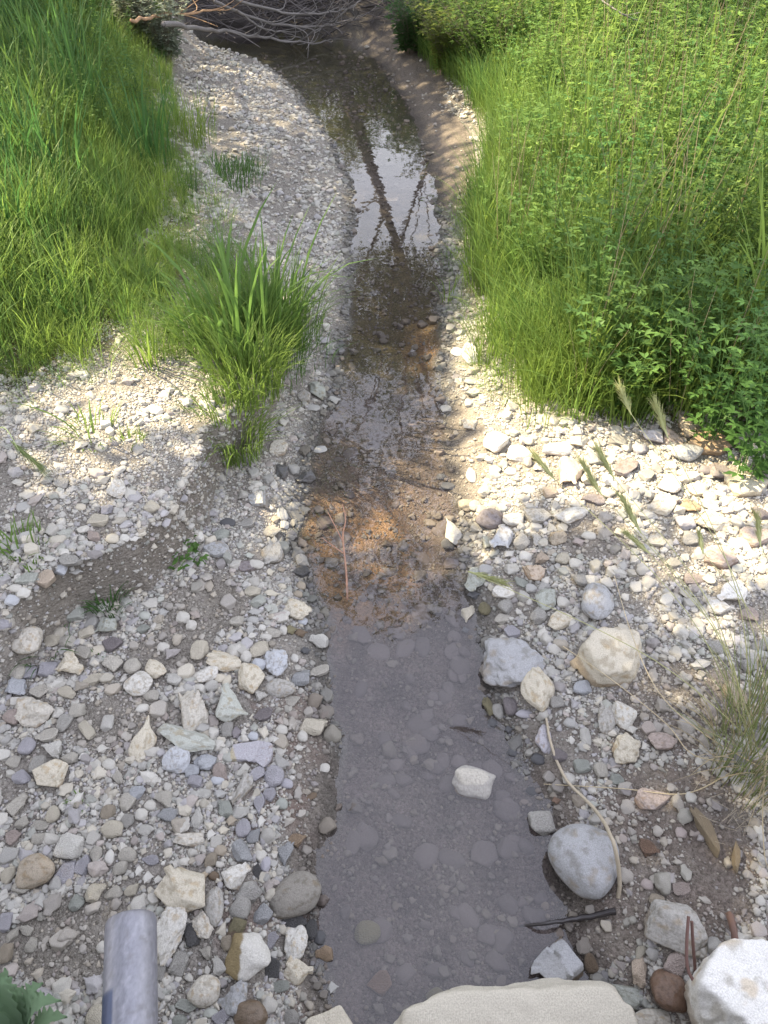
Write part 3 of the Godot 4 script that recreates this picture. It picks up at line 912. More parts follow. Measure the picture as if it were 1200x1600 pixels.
	s(0.453, -2.487, 0.109, 0.184, 0.068, 0, "ang", "greengrey", "upright grey-green stone at the right waterline under the fallen seed head", "loose stones of the right bank")
	s(0.588, -2.377, 0.125, 0.077, 0.029, -4, "slab", "white", "flat white stone beside the upright grey-green stone", "loose stones of the right bank")
	s(0.564, -2.864, 0.157, 0.132, 0.087, 12, "round", "purple", "smooth purple-grey stone at the head of the right stone bank", "loose stones of the right bank")
	s(0.603, -2.705, 0.132, 0.184, 0.082, 0, "ang", "bluewhite", "bluish-white block below the smooth purple-grey stone", "loose stones of the right bank")
	s(0.974, -2.800, 0.198, 0.099, 0.062, 18, "sub", "white", "long white stone lying across the sunlit right stone bank", "loose stones of the right bank")
	s(1.008, -3.110, 0.140, 0.220, 0.087, 0, "ang", "peach", "peach block standing in the sun under the grasses", "loose stones of the right bank")
	s(0.651, -3.454, 0.149, 0.161, 0.057, 0, "slab", "chalk", "brilliant white layered block in the sun at the grass edge", "loose stones of the right bank")
	s(0.768, -3.339, 0.139, 0.123, 0.076, 10, "sub", "chalk", "bright white rounded stone in the sun, beside the layered block", "loose stones of the right bank")
	s(0.579, -4.404, 0.120, 0.241, 0.075, 0, "sub", "chalk", "sunlit white stone at the far waterline under the grass", "loose stones of the right bank")
	s(1.497, -2.957, 0.125, 0.146, 0.077, 0, "sub", "chalk", "dazzling white round stone in the sun on the right bank", "loose stones of the right bank")
	s(1.788, -3.258, 0.247, 0.180, 0.068, 4, "slab", "orange", "orange-brown layered stone under the leafy plant", "loose stones of the right bank")
	s(1.738, -3.432, 0.120, 0.182, 0.074, 0, "pit", "tan", "tan stone with a hole, behind the orange layered stone", "loose stones of the right bank")
	s(1.318, -3.129, 0.201, 0.115, 0.044, 42, "slab", "purple", "long purple-grey slab tilted on the right bank", "loose stones of the right bank")
	s(1.648, -3.187, 0.182, 0.115, 0.076, 0, "round", "bluegrey", "blue-grey oval stone in front of the orange layered stone", "loose stones of the right bank")
	s(1.877, -2.927, 0.250, 0.172, 0.065, 0, "slab", "cream", "broad cream slab in the sun below the leafy plant", "loose stones of the right bank")
	s(1.582, -2.240, 0.147, 0.142, 0.088, 0, "ang", "chalk", "sunlit white block near the right edge above the grass clump", "loose stones of the right bank")
	s(1.616, -2.439, 0.183, 0.139, 0.053, -6, "slab", "pink", "pinkish cream slab behind the sunlit white block", "loose stones of the right bank")
	s(1.004, -0.858, 0.215, 0.162, 0.101, -20, "ang", "grey", "grey rock with a dark shadowed side behind the rusty rods", "loose stones of the right bank")
	s(0.977, -0.756, 0.103, 0.083, 0.051, 10, "ang", "pink", "pinkish angular stone in front of the rusty rods", "loose stones of the right bank")
	s(0.938, -0.678, 0.114, 0.129, 0.075, 0, "round", "rust", "wet rust-brown rounded stone between the white rock and grey stone", "loose stones of the right bank")
	s(0.861, -0.744, 0.069, 0.102, 0.043, 15, "ang", "peach", "upright pale peach stone left of the rust-brown stone", "loose stones of the right bank")
	s(0.806, -0.684, 0.133, 0.087, 0.054, -15, "ang", "greengrey", "grey-green stone in front of the upright peach stone", "loose stones of the right bank")
	s(0.594, -0.770, 0.187, 0.191, 0.112, 0, "tri", "slate", "three-cornered pale grey rock standing in the water behind the long pale slab", "loose stones of the right bank")
	s(0.616, -1.274, 0.100, 0.100, 0.062, 0, "sub", "grey", "grey stone at the right waterline behind the very large blue-grey stone", "loose stones of the right bank")
	s(1.029, -1.304, 0.135, 0.085, 0.032, -8, "slab", "pink", "flat pinkish stone on the brown soil of the right bank", "loose stones of the right bank")
	s(1.441, -1.707, 0.084, 0.126, 0.052, 15, "sub", "tan", "tan and white stone behind the stems of the grass clump", "loose stones of the right bank")
	s(0.370, -2.835, 0.089, 0.196, 0.055, 0, "ang", "grey", "upright grey stone at the right waterline across from the twig", "loose stones of the right bank")
	s(0.339, -2.763, 0.075, 0.080, 0.049, 0, "round", "dark", "small dark wet rounded stone just in front of the upright waterline stone", "loose stones of the right bank")
	s(0.542, -2.716, 0.060, 0.108, 0.037, 0, "ang", "greengrey", "small grey-green angular stone just left of the bluish-white block", "loose stones of the right bank")
	s(0.586, -2.298, 0.080, 0.086, 0.050, 0, "sub", "grey", "medium grey blunt-edged stone just in front of the flat white stone", "loose stones of the right bank")
	s(-0.506, -3.960, 0.105, 0.110, 0.040, -30, "slab", "grey", "medium grey flat stone just left of the grey-green bank stone", "loose stones of the left bank")
	s(-1.428, -2.215, 0.073, 0.065, 0.041, 0, "ang", "bluewhite", "medium bluish white stone just in front and left of the grey slab on the terrace", "loose stones of the left bank")
	s(-1.333, -1.972, 0.074, 0.067, 0.025, 0, "slab", "pale", "medium pale beige flat stone just behind and right of the cream five-sided stone", "loose stones of the left bank")
	s(-0.840, -2.717, 0.086, 0.069, 0.046, 0, "round", "greengrey", "medium grey-green rounded stone just behind the flat blue-grey slab", "loose stones of the left bank")
	s(0.495, -2.842, 0.089, 0.089, 0.034, 0, "slab", "grey", "medium grey flat stone just left of the smooth purple-grey stone", "loose stones of the right bank")
	s(-0.994, -1.769, 0.071, 0.051, 0.031, 0, "sub", "pale", "medium pale beige blunt-edged stone just in front and right of the white oblong stone", "loose stones of the left bank")
	s(-1.362, -1.441, 0.066, 0.071, 0.041, 0, "sub", "grey", "medium grey blunt-edged stone just left of the three-cornered cream stone", "loose stones of the left bank")
	s(-0.400, -1.780, 0.078, 0.057, 0.022, 8, "slab", "pale", "medium pale beige flat stone just in front and right of the smooth oval grey stone", "loose stones of the left bank")
	s(-0.484, -1.511, 0.072, 0.116, 0.028, -10, "slab", "lilac", "large lilac-grey flat stone just right of the lilac slab", "loose stones of the left bank")
	s(0.922, -1.651, 0.074, 0.145, 0.046, -15, "sub", "grey", "large grey blunt-edged stone just left of the white banded stone", "loose stones of the right bank")
	s(-0.507, -1.426, 0.066, 0.088, 0.041, -20, "ang", "lilac", "medium lilac-grey angular stone just left of the rounded lilac stone", "loose stones of the left bank")
	s(-0.486, -0.978, 0.091, 0.087, 0.054, -35, "ang", "grey", "large grey angular stone just in front of the white angular stone", "loose stones of the left bank")
	s(-1.469, -1.776, 0.092, 0.069, 0.026, 0, "slab", "pale", "medium pale beige flat stone just behind the large lumpy grey-white stone", "loose stones of the left bank")
	s(1.520, -2.162, 0.127, 0.092, 0.035, 5, "slab", "white", "large white flat stone just in front of the sunlit white block", "loose stones of the right bank")
	s(-0.527, -1.779, 0.071, 0.060, 0.036, 0, "tri", "white", "medium white three-sided stone just in front of the round cream stone", "loose stones of the left bank")
	s(-0.759, -1.428, 0.061, 0.054, 0.033, 0, "sub", "bluewhite", "small bluish white blunt-edged stone just in front and right of the bluish-white stone", "loose stones of the left bank")
	s(-1.104, -1.913, 0.079, 0.081, 0.052, 0, "round", "pale", "medium pale beige rounded stone just behind the white oblong stone", "loose stones of the left bank")
	s(-0.449, -1.346, 0.055, 0.058, 0.034, 0, "sub", "lilac", "small lilac-grey blunt-edged stone just in front of the rounded lilac stone", "loose stones of the left bank")
	s(-1.354, -2.185, 0.059, 0.088, 0.022, 0, "slab", "grey", "small grey flat stone just left of the grey-green cube", "loose stones of the left bank")
	s(-0.468, -1.065, 0.037, 0.074, 0.014, 10, "slab", "dark", "medium dark wet flat stone just right of the white angular stone", "loose stones of the left bank")
	s(-1.218, -2.019, 0.097, 0.075, 0.028, 0, "slab", "purple", "medium purple-grey flat stone just in front of the grey-green cube", "loose stones of the left bank")
	s(1.102, -3.065, 0.104, 0.093, 0.058, 10, "ang", "cream", "medium cream angular stone just right of the peach block", "loose stones of the right bank")
	s(1.624, -3.359, 0.122, 0.170, 0.076, -20, "ang", "pink", "medium pinkish angular stone just left of the tan stone with a hole", "loose stones of the right bank")
	s(0.879, -0.799, 0.061, 0.033, 0.021, 38, "sub", "cream", "medium cream blunt-edged stone just behind the upright peach stone", "loose stones of the right bank")
	s(0.500, -3.021, 0.071, 0.089, 0.047, 0, "round", "grey", "small grey rounded stone just behind and left of the smooth purple-grey stone", "loose stones of the right bank")
	s(0.700, -2.668, 0.088, 0.099, 0.055, 0, "sub", "pale", "medium pale beige blunt-edged stone just right of the bluish-white block", "loose stones of the right bank")
	s(0.670, -2.409, 0.075, 0.065, 0.040, 0, "ang", "greengrey", "small grey-green angular stone just right of the flat white stone", "loose stones of the right bank")
	s(-0.631, -0.632, 0.095, 0.040, 0.015, 0, "slab", "green", "large greenish white flat stone just in front and left of the rounded grey-white stone", "loose stones of the left bank")
	s(-1.275, -0.986, 0.072, 0.051, 0.032, 0, "sub", "pale", "medium pale beige blunt-edged stone just in front and left of the rounded tan-grey stone", "loose stones of the left bank")
	s(-1.541, -2.145, 0.097, 0.056, 0.021, 8, "slab", "green", "medium greenish white flat stone just in front of the peach slab", "loose stones of the left bank")
	s(-1.000, -1.893, 0.106, 0.087, 0.054, -20, "sub", "cream", "large cream blunt-edged stone just behind and right of the white oblong stone", "loose stones of the left bank")
	s(1.418, -3.265, 0.085, 0.090, 0.053, 0, "sub", "lilac", "small lilac-grey blunt-edged stone just behind and right of the tilted purple slab", "loose stones of the right bank")
	s(-1.419, -2.027, 0.083, 0.058, 0.036, 0, "sub", "pale", "medium pale beige blunt-edged stone just behind the cream five-sided stone", "loose stones of the left bank")
	s(-0.562, -2.013, 0.092, 0.077, 0.048, 15, "sub", "cream", "medium cream blunt-edged stone just behind and left of the lumpy pale blue stone", "loose stones of the left bank")
	s(-0.322, -0.910, 0.100, 0.062, 0.023, 0, "slab", "dark", "large dark wet flat stone just behind the knobbly white stone", "loose stones of the left bank")
	s(-0.593, -2.808, 0.102, 0.081, 0.050, 0, "rough", "cream", "medium cream lumpy stone just behind the fissured grey block", "loose stones of the left bank")
	s(-0.260, -0.886, 0.050, 0.071, 0.033, 0, "round", "dark", "medium dark wet rounded stone just behind and right of the knobbly white stone", "loose stones of the stream")
	s(-0.389, -0.838, 0.044, 0.069, 0.017, -10, "slab", "lilac", "medium lilac-grey flat stone just left of the knobbly white stone", "loose stones of the left bank")
	s(-0.773, -1.871, 0.112, 0.074, 0.046, 28, "sub", "white", "large white blunt-edged stone just in front and left of the red-flecked cream stone", "loose stones of the left bank")
	s(-1.536, -1.657, 0.095, 0.075, 0.046, 0, "sub", "pink", "large pinkish blunt-edged stone just left of the large lumpy grey-white stone", "loose stones of the left bank")
	s(-0.629, -0.867, 0.071, 0.110, 0.044, 30, "pit", "pale", "large pale beige pitted stone just in front of the pointed egg-shaped stone", "loose stones of the left bank")
	s(1.400, -3.037, 0.089, 0.084, 0.032, 0, "slab", "grey", "medium grey flat stone just right of the tilted purple slab", "loose stones of the right bank")
	s(-0.371, -1.902, 0.086, 0.089, 0.053, 0, "ang", "bluegrey", "medium blue-grey angular stone just right of the smooth oval grey stone", "loose stones of the left bank")
	s(-1.350, -2.077, 0.087, 0.065, 0.041, 8, "ang", "cream", "medium cream angular stone just left of the grey-green cube", "loose stones of the left bank")
	s(-0.657, -0.841, 0.053, 0.082, 0.033, 10, "sub", "dark", "large dark wet blunt-edged stone just right of the tall pitted rock", "loose stones of the left bank")
	s(-1.539, -1.869, 0.072, 0.061, 0.038, 0, "sub", "lilac", "medium lilac-grey blunt-edged stone just in front of the rounded pale stone by the weeds", "loose stones of the left bank")
	s(-1.311, -2.572, 0.066, 0.070, 0.041, 0, "ang", "lilac", "small lilac-grey angular stone just in front of the round pitted stone", "loose stones of the left bank")
	s(0.681, -2.828, 0.121, 0.088, 0.055, 18, "sub", "white", "large white blunt-edged stone just right of the smooth purple-grey stone", "loose stones of the right bank")
	s(-0.648, -1.613, 0.053, 0.070, 0.033, 0, "sub", "grey", "small grey blunt-edged stone just in front of the greenish faceted stone", "loose stones of the left bank")
	s(-1.084, -1.061, 0.060, 0.073, 0.023, -30, "slab", "lilac", "medium lilac-grey stone just in front and right of the whitish stone on the lilac slab", "loose stones of the left bank")
	s(-0.346, -0.700, 0.060, 0.039, 0.024, 10, "sub", "greengrey", "medium grey-green stone just in front and left of the pale block under the knobbly stone", "loose stones of the left bank")
	s(-1.245, -1.470, 0.066, 0.054, 0.034, 0, "sub", "pale", "medium pale beige blunt-edged stone just behind and right of the three-cornered cream stone", "loose stones of the left bank")
	s(1.413, -2.801, 0.157, 0.131, 0.050, -8, "slab", "grey", "large grey flat stone just in front of the dazzling white stone", "loose stones of the right bank")
	s(-1.329, -1.502, 0.092, 0.083, 0.051, 0, "ang", "white", "large white angular stone just behind the three-cornered cream stone", "loose stones of the left bank")
	s(-1.460, -1.884, 0.084, 0.074, 0.046, 0, "sub", "lilac", "medium lilac-grey blunt-edged stone just left of the cream five-sided stone", "loose stones of the left bank")
	s(-0.534, -0.814, 0.044, 0.054, 0.027, 10, "sub", "tan", "small tan blunt-edged stone just left of the two-toned white stone", "loose stones of the left bank")
	s(0.872, -3.217, 0.093, 0.099, 0.057, 0, "ang", "white", "medium white angular stone just right of the bright rounded stone", "loose stones of the right bank")
	s(-0.524, -0.600, 0.049, 0.054, 0.019, -30, "slab", "lilac", "medium lilac-grey flat stone just in front and left of the notched blue-grey stone", "loose stones of the left bank")
	s(0.568, -2.237, 0.092, 0.055, 0.034, 20, "sub", "pale", "medium pale beige blunt-edged stone just in front of the flat white stone", "loose stones of the right bank")
	s(-0.530, -1.116, 0.071, 0.100, 0.044, 25, "ang", "bluegrey", "large blue-grey angular stone just behind the white angular stone", "loose stones of the left bank")
	s(0.736, -1.740, 0.065, 0.054, 0.033, 0, "sub", "grey", "small grey blunt-edged stone just in front and right of the pear-shaped stone", "loose stones of the right bank")
	s(0.489, -2.315, 0.062, 0.076, 0.041, 0, "round", "olive", "small olive-brown rounded stone just in front and left of the flat white stone", "loose stones of the right bank")
	s(-1.142, -1.039, 0.071, 0.090, 0.027, 0, "slab", "lilac", "large lilac-grey flat stone just in front of the whitish stone on the lilac slab", "loose stones of the left bank")
	s(-1.591, -1.866, 0.087, 0.085, 0.053, 0, "sub", "pale", "medium pale beige blunt-edged stone just left of the rounded pale stone by the weeds", "loose stones of the left bank")
	s(-1.609, -1.960, 0.082, 0.056, 0.035, 0, "sub", "lilac", "medium lilac-grey blunt-edged stone just left of the rounded pale stone by the weeds", "loose stones of the left bank")
	s(0.634, -2.494, 0.076, 0.066, 0.041, 10, "sub", "white", "small white blunt-edged stone just behind the flat white stone", "loose stones of the right bank")
	s(-0.380, -0.757, 0.056, 0.076, 0.021, 10, "slab", "dark", "medium dark wet flat stone just right of the two-toned white stone", "loose stones of the left bank")
	s(1.310, -3.332, 0.093, 0.092, 0.035, 10, "slab", "grey", "medium grey flat stone just behind the tilted purple slab", "loose stones of the right bank")
	s(0.881, -2.673, 0.097, 0.111, 0.060, 0, "rough", "tan", "medium tan lumpy stone just in front of the long white stone", "loose stones of the right bank")
	s(-0.516, -0.840, 0.053, 0.049, 0.031, 0, "sub", "brown", "small brown blunt-edged stone just behind the two-toned white stone", "loose stones of the left bank")
	s(1.101, -2.892, 0.140, 0.076, 0.029, -4, "slab", "purple", "large purple-grey flat stone just right of the long white stone", "loose stones of the right bank")
	s(-0.505, -0.926, 0.076, 0.074, 0.049, 0, "round", "grey", "medium grey rounded stone just right of the pointed egg-shaped stone", "loose stones of the left bank")
	s(-0.746, -1.818, 0.072, 0.061, 0.038, 0, "sub", "white", "medium white blunt-edged stone just in front of the red-flecked cream stone", "loose stones of the left bank")
	s(0.984, -3.335, 0.188, 0.123, 0.047, 0, "slab", "chalk", "large sunlit white flat stone just behind the peach block", "loose stones of the right bank")
	s(-0.824, -1.995, 0.080, 0.102, 0.050, 0, "sub", "cream", "medium cream blunt-edged stone just left of the red-flecked cream stone", "loose stones of the left bank")
	s(-0.683, -2.513, 0.108, 0.064, 0.024, 0, "slab", "purple", "medium purple-grey flat stone just left of the fissured grey block", "loose stones of the left bank")
	s(0.453, -3.033, 0.085, 0.086, 0.053, 0, "sub", "tan", "small tan blunt-edged stone just left of the smooth purple-grey stone", "loose stones of the right bank")
	s(-1.049, -1.101, 0.047, 0.064, 0.029, 0, "sub", "pale", "medium pale beige blunt-edged stone just right of the whitish stone on the lilac slab", "loose stones of the left bank")
	s(0.892, -2.990, 0.082, 0.075, 0.047, 0, "sub", "peach", "small peach blunt-edged stone just in front and left of the peach block", "loose stones of the right bank")
	s(1.787, -3.041, 0.129, 0.148, 0.080, -10, "ang", "purple", "large purple-grey angular stone just left of the broad sunlit slab", "loose stones of the right bank")
	s(-0.715, -1.463, 0.102, 0.071, 0.044, 0, "rough", "bluewhite", "large bluish white lumpy stone just right of the bluish-white stone", "loose stones of the left bank")
	s(-1.563, -1.796, 0.090, 0.090, 0.056, 0, "ang", "bluewhite", "medium bluish white angular stone just behind and left of the large lumpy grey-white stone", "loose stones of the left bank")
	s(-1.247, -1.835, 0.096, 0.064, 0.024, 6, "slab", "cream", "medium cream flat stone just in front and right of the cream five-sided stone", "loose stones of the left bank")
	s(0.939, -2.385, 0.074, 0.084, 0.046, 0, "sub", "grey", "small grey blunt-edged stone just behind and left of the upright boulder", "loose stones of the right bank")
	s(-1.368, -1.573, 0.088, 0.070, 0.026, 0, "slab", "pale", "medium pale beige flat stone just in front of the large lumpy grey-white stone", "loose stones of the left bank")
	s(-0.545, -0.747, 0.056, 0.061, 0.034, 0, "ang", "white", "medium white angular stone just left of the two-toned white stone", "loose stones of the left bank")
	s(-0.739, -1.384, 0.060, 0.048, 0.030, -10, "sub", "lilac", "small lilac-grey blunt-edged stone just in front and right of the bluish-white stone", "loose stones of the left bank")
	s(-1.339, -1.023, 0.052, 0.067, 0.032, 0, "sub", "cream", "medium cream blunt-edged stone just left of the rounded tan-grey stone", "loose stones of the left bank")
	s(1.559, -2.797, 0.114, 0.087, 0.054, -5, "ang", "orange", "medium orange-brown angular stone just in front and right of the dazzling white stone", "loose stones of the right bank")
	s(0.533, -3.682, 0.113, 0.103, 0.065, 25, "ang", "pale", "medium pale beige angular stone just left of the brilliant layered block", "loose stones of the right bank")
	s(1.162, -3.208, 0.099, 0.088, 0.054, 0, "sub", "grey", "medium grey blunt-edged stone just right of the peach block", "loose stones of the right bank")
	s(0.601, -2.146, 0.084, 0.071, 0.027, -15, "slab", "lilac", "medium lilac-grey flat stone just behind the hollowed grey boulder", "loose stones of the right bank")
	s(-1.483, -2.025, 0.072, 0.063, 0.039, 20, "sub", "cream", "medium cream blunt-edged stone just behind the rounded pale stone by the weeds", "loose stones of the left bank")
	s(1.638, -2.916, 0.107, 0.089, 0.055, 0, "sub", "cream", "medium cream blunt-edged stone just right of the dazzling white stone", "loose stones of the right bank")
	s(-1.344, -1.769, 0.087, 0.054, 0.033, -25, "sub", "cream", "medium cream blunt-edged stone just in front of the cream five-sided stone", "loose stones of the left bank")
	s(0.558, -3.111, 0.078, 0.090, 0.049, 0, "sub", "pale", "small pale beige blunt-edged stone just behind the smooth purple-grey stone", "loose stones of the right bank")
	s(-0.300, -1.963, 0.105, 0.061, 0.023, 12, "slab", "pale", "large pale beige flat stone just in front of the half-sunk white triangle", "loose stones of the stream")
	s(-1.408, -1.388, 0.082, 0.058, 0.036, -18, "sub", "lilac", "medium lilac-grey blunt-edged stone just left of the three-cornered cream stone", "loose stones of the left bank")
	s(-0.510, -1.693, 0.081, 0.070, 0.027, 0, "slab", "purple", "medium purple-grey flat stone just in front of the smooth oval grey stone", "loose stones of the left bank")
	s(-0.210, -0.812, 0.063, 0.064, 0.039, 20, "ang", "orange", "medium orange-brown angular stone just right of the pale block under the knobbly stone", "loose stones of the stream")
	s(-0.511, -2.116, 0.089, 0.050, 0.031, -10, "sub", "pale", "medium pale beige blunt-edged stone just behind the lumpy pale blue stone", "loose stones of the left bank")
	s(1.630, -2.109, 0.097, 0.090, 0.034, 0, "slab", "pink", "medium pinkish flat stone just in front and right of the sunlit white block", "loose stones of the right bank")
	s(-0.505, -0.868, 0.062, 0.068, 0.038, 0, "pit", "olive", "medium olive-brown pitted stone just in front and right of the pointed egg-shaped stone", "loose stones of the left bank")
	s(0.919, -1.403, 0.060, 0.049, 0.019, 0, "slab", "greengrey", "small grey-green flat stone just in front of the knobbly cream stone", "loose stones of the right bank")
	s(-0.647, -1.431, 0.066, 0.071, 0.041, 0, "sub", "pink", "medium pinkish blunt-edged stone just in front and left of the lilac slab", "loose stones of the left bank")
	s(0.959, -0.942, 0.058, 0.056, 0.034, 0, "sub", "tan", "medium tan blunt-edged stone just behind and left of the grey rock behind the rods", "loose stones of the right bank")
	s(-0.482, -1.307, 0.044, 0.092, 0.017, 0, "slab", "lilac", "medium lilac-grey flat stone just in front of the rounded lilac stone", "loose stones of the left bank")
	s(-1.273, -1.155, 0.057, 0.044, 0.028, 0, "sub", "pale", "small pale beige blunt-edged stone just left of the whitish stone on the lilac slab", "loose stones of the left bank")
	s(1.891, -2.726, 0.083, 0.085, 0.052, 0, "ang", "purple", "medium purple-grey angular stone just in front of the broad sunlit slab", "loose stones of the right bank")
	s(-0.631, -1.088, 0.047, 0.054, 0.029, 0, "sub", "tan", "small tan blunt-edged stone just left of the white angular stone", "loose stones of the left bank")
	s(1.544, -1.844, 0.070, 0.060, 0.037, 10, "sub", "grey", "medium grey blunt-edged stone just behind the tan stone behind the stems", "loose stones of the right bank")
	s(1.102, -3.355, 0.109, 0.091, 0.056, 0, "ang", "pale", "medium pale beige angular stone just behind the peach block", "loose stones of the right bank")
	s(0.550, -1.772, 0.061, 0.088, 0.041, 0, "round", "purple", "medium purple-grey rounded stone just left of the pear-shaped stone", "loose stones of the right bank")
	s(-0.420, -2.637, 0.073, 0.070, 0.043, 0, "sub", "grey", "small grey blunt-edged stone just right of the fissured grey block", "loose stones of the left bank")
	s(0.865, -1.444, 0.056, 0.066, 0.035, 0, "sub", "pale", "small pale beige blunt-edged stone just in front and left of the knobbly cream stone", "loose stones of the right bank")
	s(-1.323, -2.405, 0.070, 0.062, 0.039, 0, "ang", "pink", "small pinkish angular stone just behind and right of the grey slab on the terrace", "loose stones of the left bank")
	s(-1.314, -1.623, 0.063, 0.082, 0.039, 0, "sub", "grey", "medium grey blunt-edged stone just right of the large lumpy grey-white stone", "loose stones of the left bank")
	s(0.813, -2.838, 0.154, 0.124, 0.047, 20, "slab", "grey", "large grey flat stone just left of the long white stone", "loose stones of the right bank")
	s(-0.549, -1.361, 0.075, 0.142, 0.046, -20, "ang", "grey", "large grey angular stone just left of the rounded lilac stone", "loose stones of the left bank")
	s(1.176, -2.930, 0.087, 0.074, 0.046, 0, "sub", "pale", "medium pale beige blunt-edged stone just in front of the tilted purple slab", "loose stones of the right bank")
	s(-1.192, -1.922, 0.093, 0.098, 0.058, 0, "rough", "pale", "medium pale beige lumpy stone just behind and left of the white oblong stone", "loose stones of the left bank")
	s(-0.915, -1.850, 0.083, 0.067, 0.042, 0, "sub", "white", "medium white blunt-edged stone just right of the white oblong stone", "loose stones of the left bank")
	s(-0.683, -0.749, 0.058, 0.083, 0.036, -20, "sub", "grey", "large grey blunt-edged stone just in front of the tall pitted rock", "loose stones of the left bank")
	s(-1.108, -2.120, 0.076, 0.056, 0.021, 20, "slab", "greengrey", "medium grey-green flat stone just right of the grey-green cube", "loose stones of the left bank")
	s(-1.277, -1.204, 0.071, 0.041, 0.016, -10, "slab", "pale", "medium pale beige stone just behind and left of the whitish stone on the lilac slab", "loose stones of the left bank")
	s(0.713, -0.778, 0.049, 0.064, 0.032, 20, "round", "brown", "medium brown rounded stone just right of the three-cornered grey rock", "loose stones of the right bank")
	s(0.414, -2.294, 0.081, 0.094, 0.050, 0, "ang", "cream", "medium cream angular stone just in front of the upright grey-green stone", "loose stones of the right bank")
	s(0.775, -2.673, 0.059, 0.125, 0.036, 20, "ang", "grey", "medium grey angular stone right of the bluish-white block", "loose stones of the right bank")
	s(0.877, -0.599, 0.155, 0.076, 0.050, 0, "round", "pale", "large pale beige rounded stone in front of the rust-brown stone", "loose stones of the right bank")
	s(-1.242, -1.242, 0.055, 0.066, 0.037, 0, "round", "cream", "medium cream rounded stone behind the whitish stone on the lilac slab", "loose stones of the left bank")
	s(-1.325, -2.507, 0.095, 0.078, 0.030, 0, "slab", "cream", "medium cream flat stone in front of the round pitted stone", "loose stones of the left bank")
	s(1.454, -2.328, 0.102, 0.067, 0.025, 0, "slab", "pink", "medium pinkish flat stone in front and left of the pinkish slab", "loose stones of the right bank")
	s(-1.595, -1.965, 0.065, 0.068, 0.040, 0, "sub", "pale", "small pale beige blunt-edged stone behind and left of the rounded pale stone by the weeds", "loose stones of the left bank")
	s(1.112, -1.528, 0.110, 0.083, 0.051, -8, "sub", "pink", "large pinkish blunt-edged stone right of the knobbly cream stone", "loose stones of the right bank")
	s(-0.423, -2.550, 0.091, 0.065, 0.025, 0, "slab", "dark", "medium dark wet flat stone right of the fissured grey block", "loose stones of the left bank")
	s(2.003, -3.209, 0.119, 0.087, 0.054, 0, "sub", "pale", "medium pale beige blunt-edged stone behind the broad sunlit slab", "loose stones of the right bank")
	s(1.681, -2.861, 0.079, 0.072, 0.045, 0, "sub", "cream", "small cream blunt-edged stone left of the broad sunlit slab", "loose stones of the right bank")
	s(-0.604, -0.783, 0.047, 0.049, 0.029, 0, "ang", "pale", "small pale beige angular stone behind the rounded grey-white stone", "loose stones of the left bank")
	s(-0.429, -0.918, 0.077, 0.070, 0.043, 10, "sub", "bluegrey", "medium blue-grey blunt-edged stone left of the big smooth ovoid", "loose stones of the left bank")
	s(-1.432, -1.519, 0.069, 0.075, 0.046, 0, "round", "lilac", "medium lilac-grey rounded stone in front of the large lumpy grey-white stone", "loose stones of the left bank")
	s(1.053, -0.984, 0.068, 0.052, 0.020, 0, "slab", "pink", "medium pinkish flat stone behind the grey rock behind the rods", "loose stones of the right bank")
	s(1.506, -3.348, 0.122, 0.143, 0.076, 30, "ang", "lilac", "medium lilac-grey angular stone left of the blue-grey oval", "loose stones of the right bank")
	s(1.627, -2.670, 0.166, 0.145, 0.090, 0, "rough", "cream", "large cream lumpy stone behind the pinkish slab", "loose stones of the right bank")
	s(1.497, -2.571, 0.088, 0.090, 0.054, 0, "sub", "grey", "medium grey blunt-edged stone left of the pinkish slab", "loose stones of the right bank")
	s(-0.653, -0.589, 0.049, 0.041, 0.027, 0, "round", "greengrey", "small grey-green rounded stone in front and left of the rounded grey-white stone", "loose stones of the left bank")
	s(0.571, -4.010, 0.098, 0.106, 0.037, 30, "slab", "greengrey", "small grey-green flat stone in front of the sunlit far stone", "loose stones of the right bank")
	s(-0.596, -2.287, 0.079, 0.073, 0.045, 0, "sub", "green", "medium greenish white blunt-edged stone left of the saddle-shaped stone", "loose stones of the left bank")
	s(-0.724, -2.830, 0.088, 0.071, 0.027, 0, "slab", "grey", "medium grey flat stone behind and right of the flat blue-grey slab", "loose stones of the left bank")
	s(-1.098, -2.596, 0.079, 0.073, 0.045, -10, "sub", "cream", "medium cream blunt-edged stone right of the round pitted stone", "loose stones of the left bank")
	s(0.723, -2.205, 0.084, 0.094, 0.052, 0, "sub", "grey", "medium grey blunt-edged stone right of the flat white stone", "loose stones of the right bank")
	s(0.746, -2.465, 0.107, 0.120, 0.066, 20, "ang", "peach", "medium peach angular stone behind and right of the flat white stone", "loose stones of the right bank")
	s(-1.367, -1.155, 0.066, 0.065, 0.025, 0, "slab", "pink", "medium pinkish flat stone behind and left of the rounded tan-grey stone", "loose stones of the left bank")
	s(-1.140, -1.632, 0.053, 0.077, 0.033, 0, "sub", "white", "medium white blunt-edged stone left of the bottle-shaped stone", "loose stones of the left bank")
	s(-0.303, -0.610, 0.054, 0.051, 0.031, 0, "sub", "grey", "medium grey blunt-edged stone right of the wet brown stone", "loose stones of the left bank")
	s(1.822, -2.566, 0.175, 0.121, 0.046, 8, "slab", "pink", "large pinkish flat stone right of the pinkish slab", "loose stones of the right bank")
	s(-1.468, -1.455, 0.056, 0.054, 0.034, 0, "sub", "pale", "small pale beige blunt-edged stone left of the three-cornered cream stone", "loose stones of the left bank")
	s(-0.365, -1.135, 0.082, 0.078, 0.048, 20, "ang", "bluegrey", "medium blue-grey angular stone behind the big smooth ovoid", "loose stones of the left bank")
	s(0.767, -2.287, 0.103, 0.139, 0.064, -25, "sub", "greengrey", "large grey-green blunt-edged stone right of the flat white stone", "loose stones of the right bank")
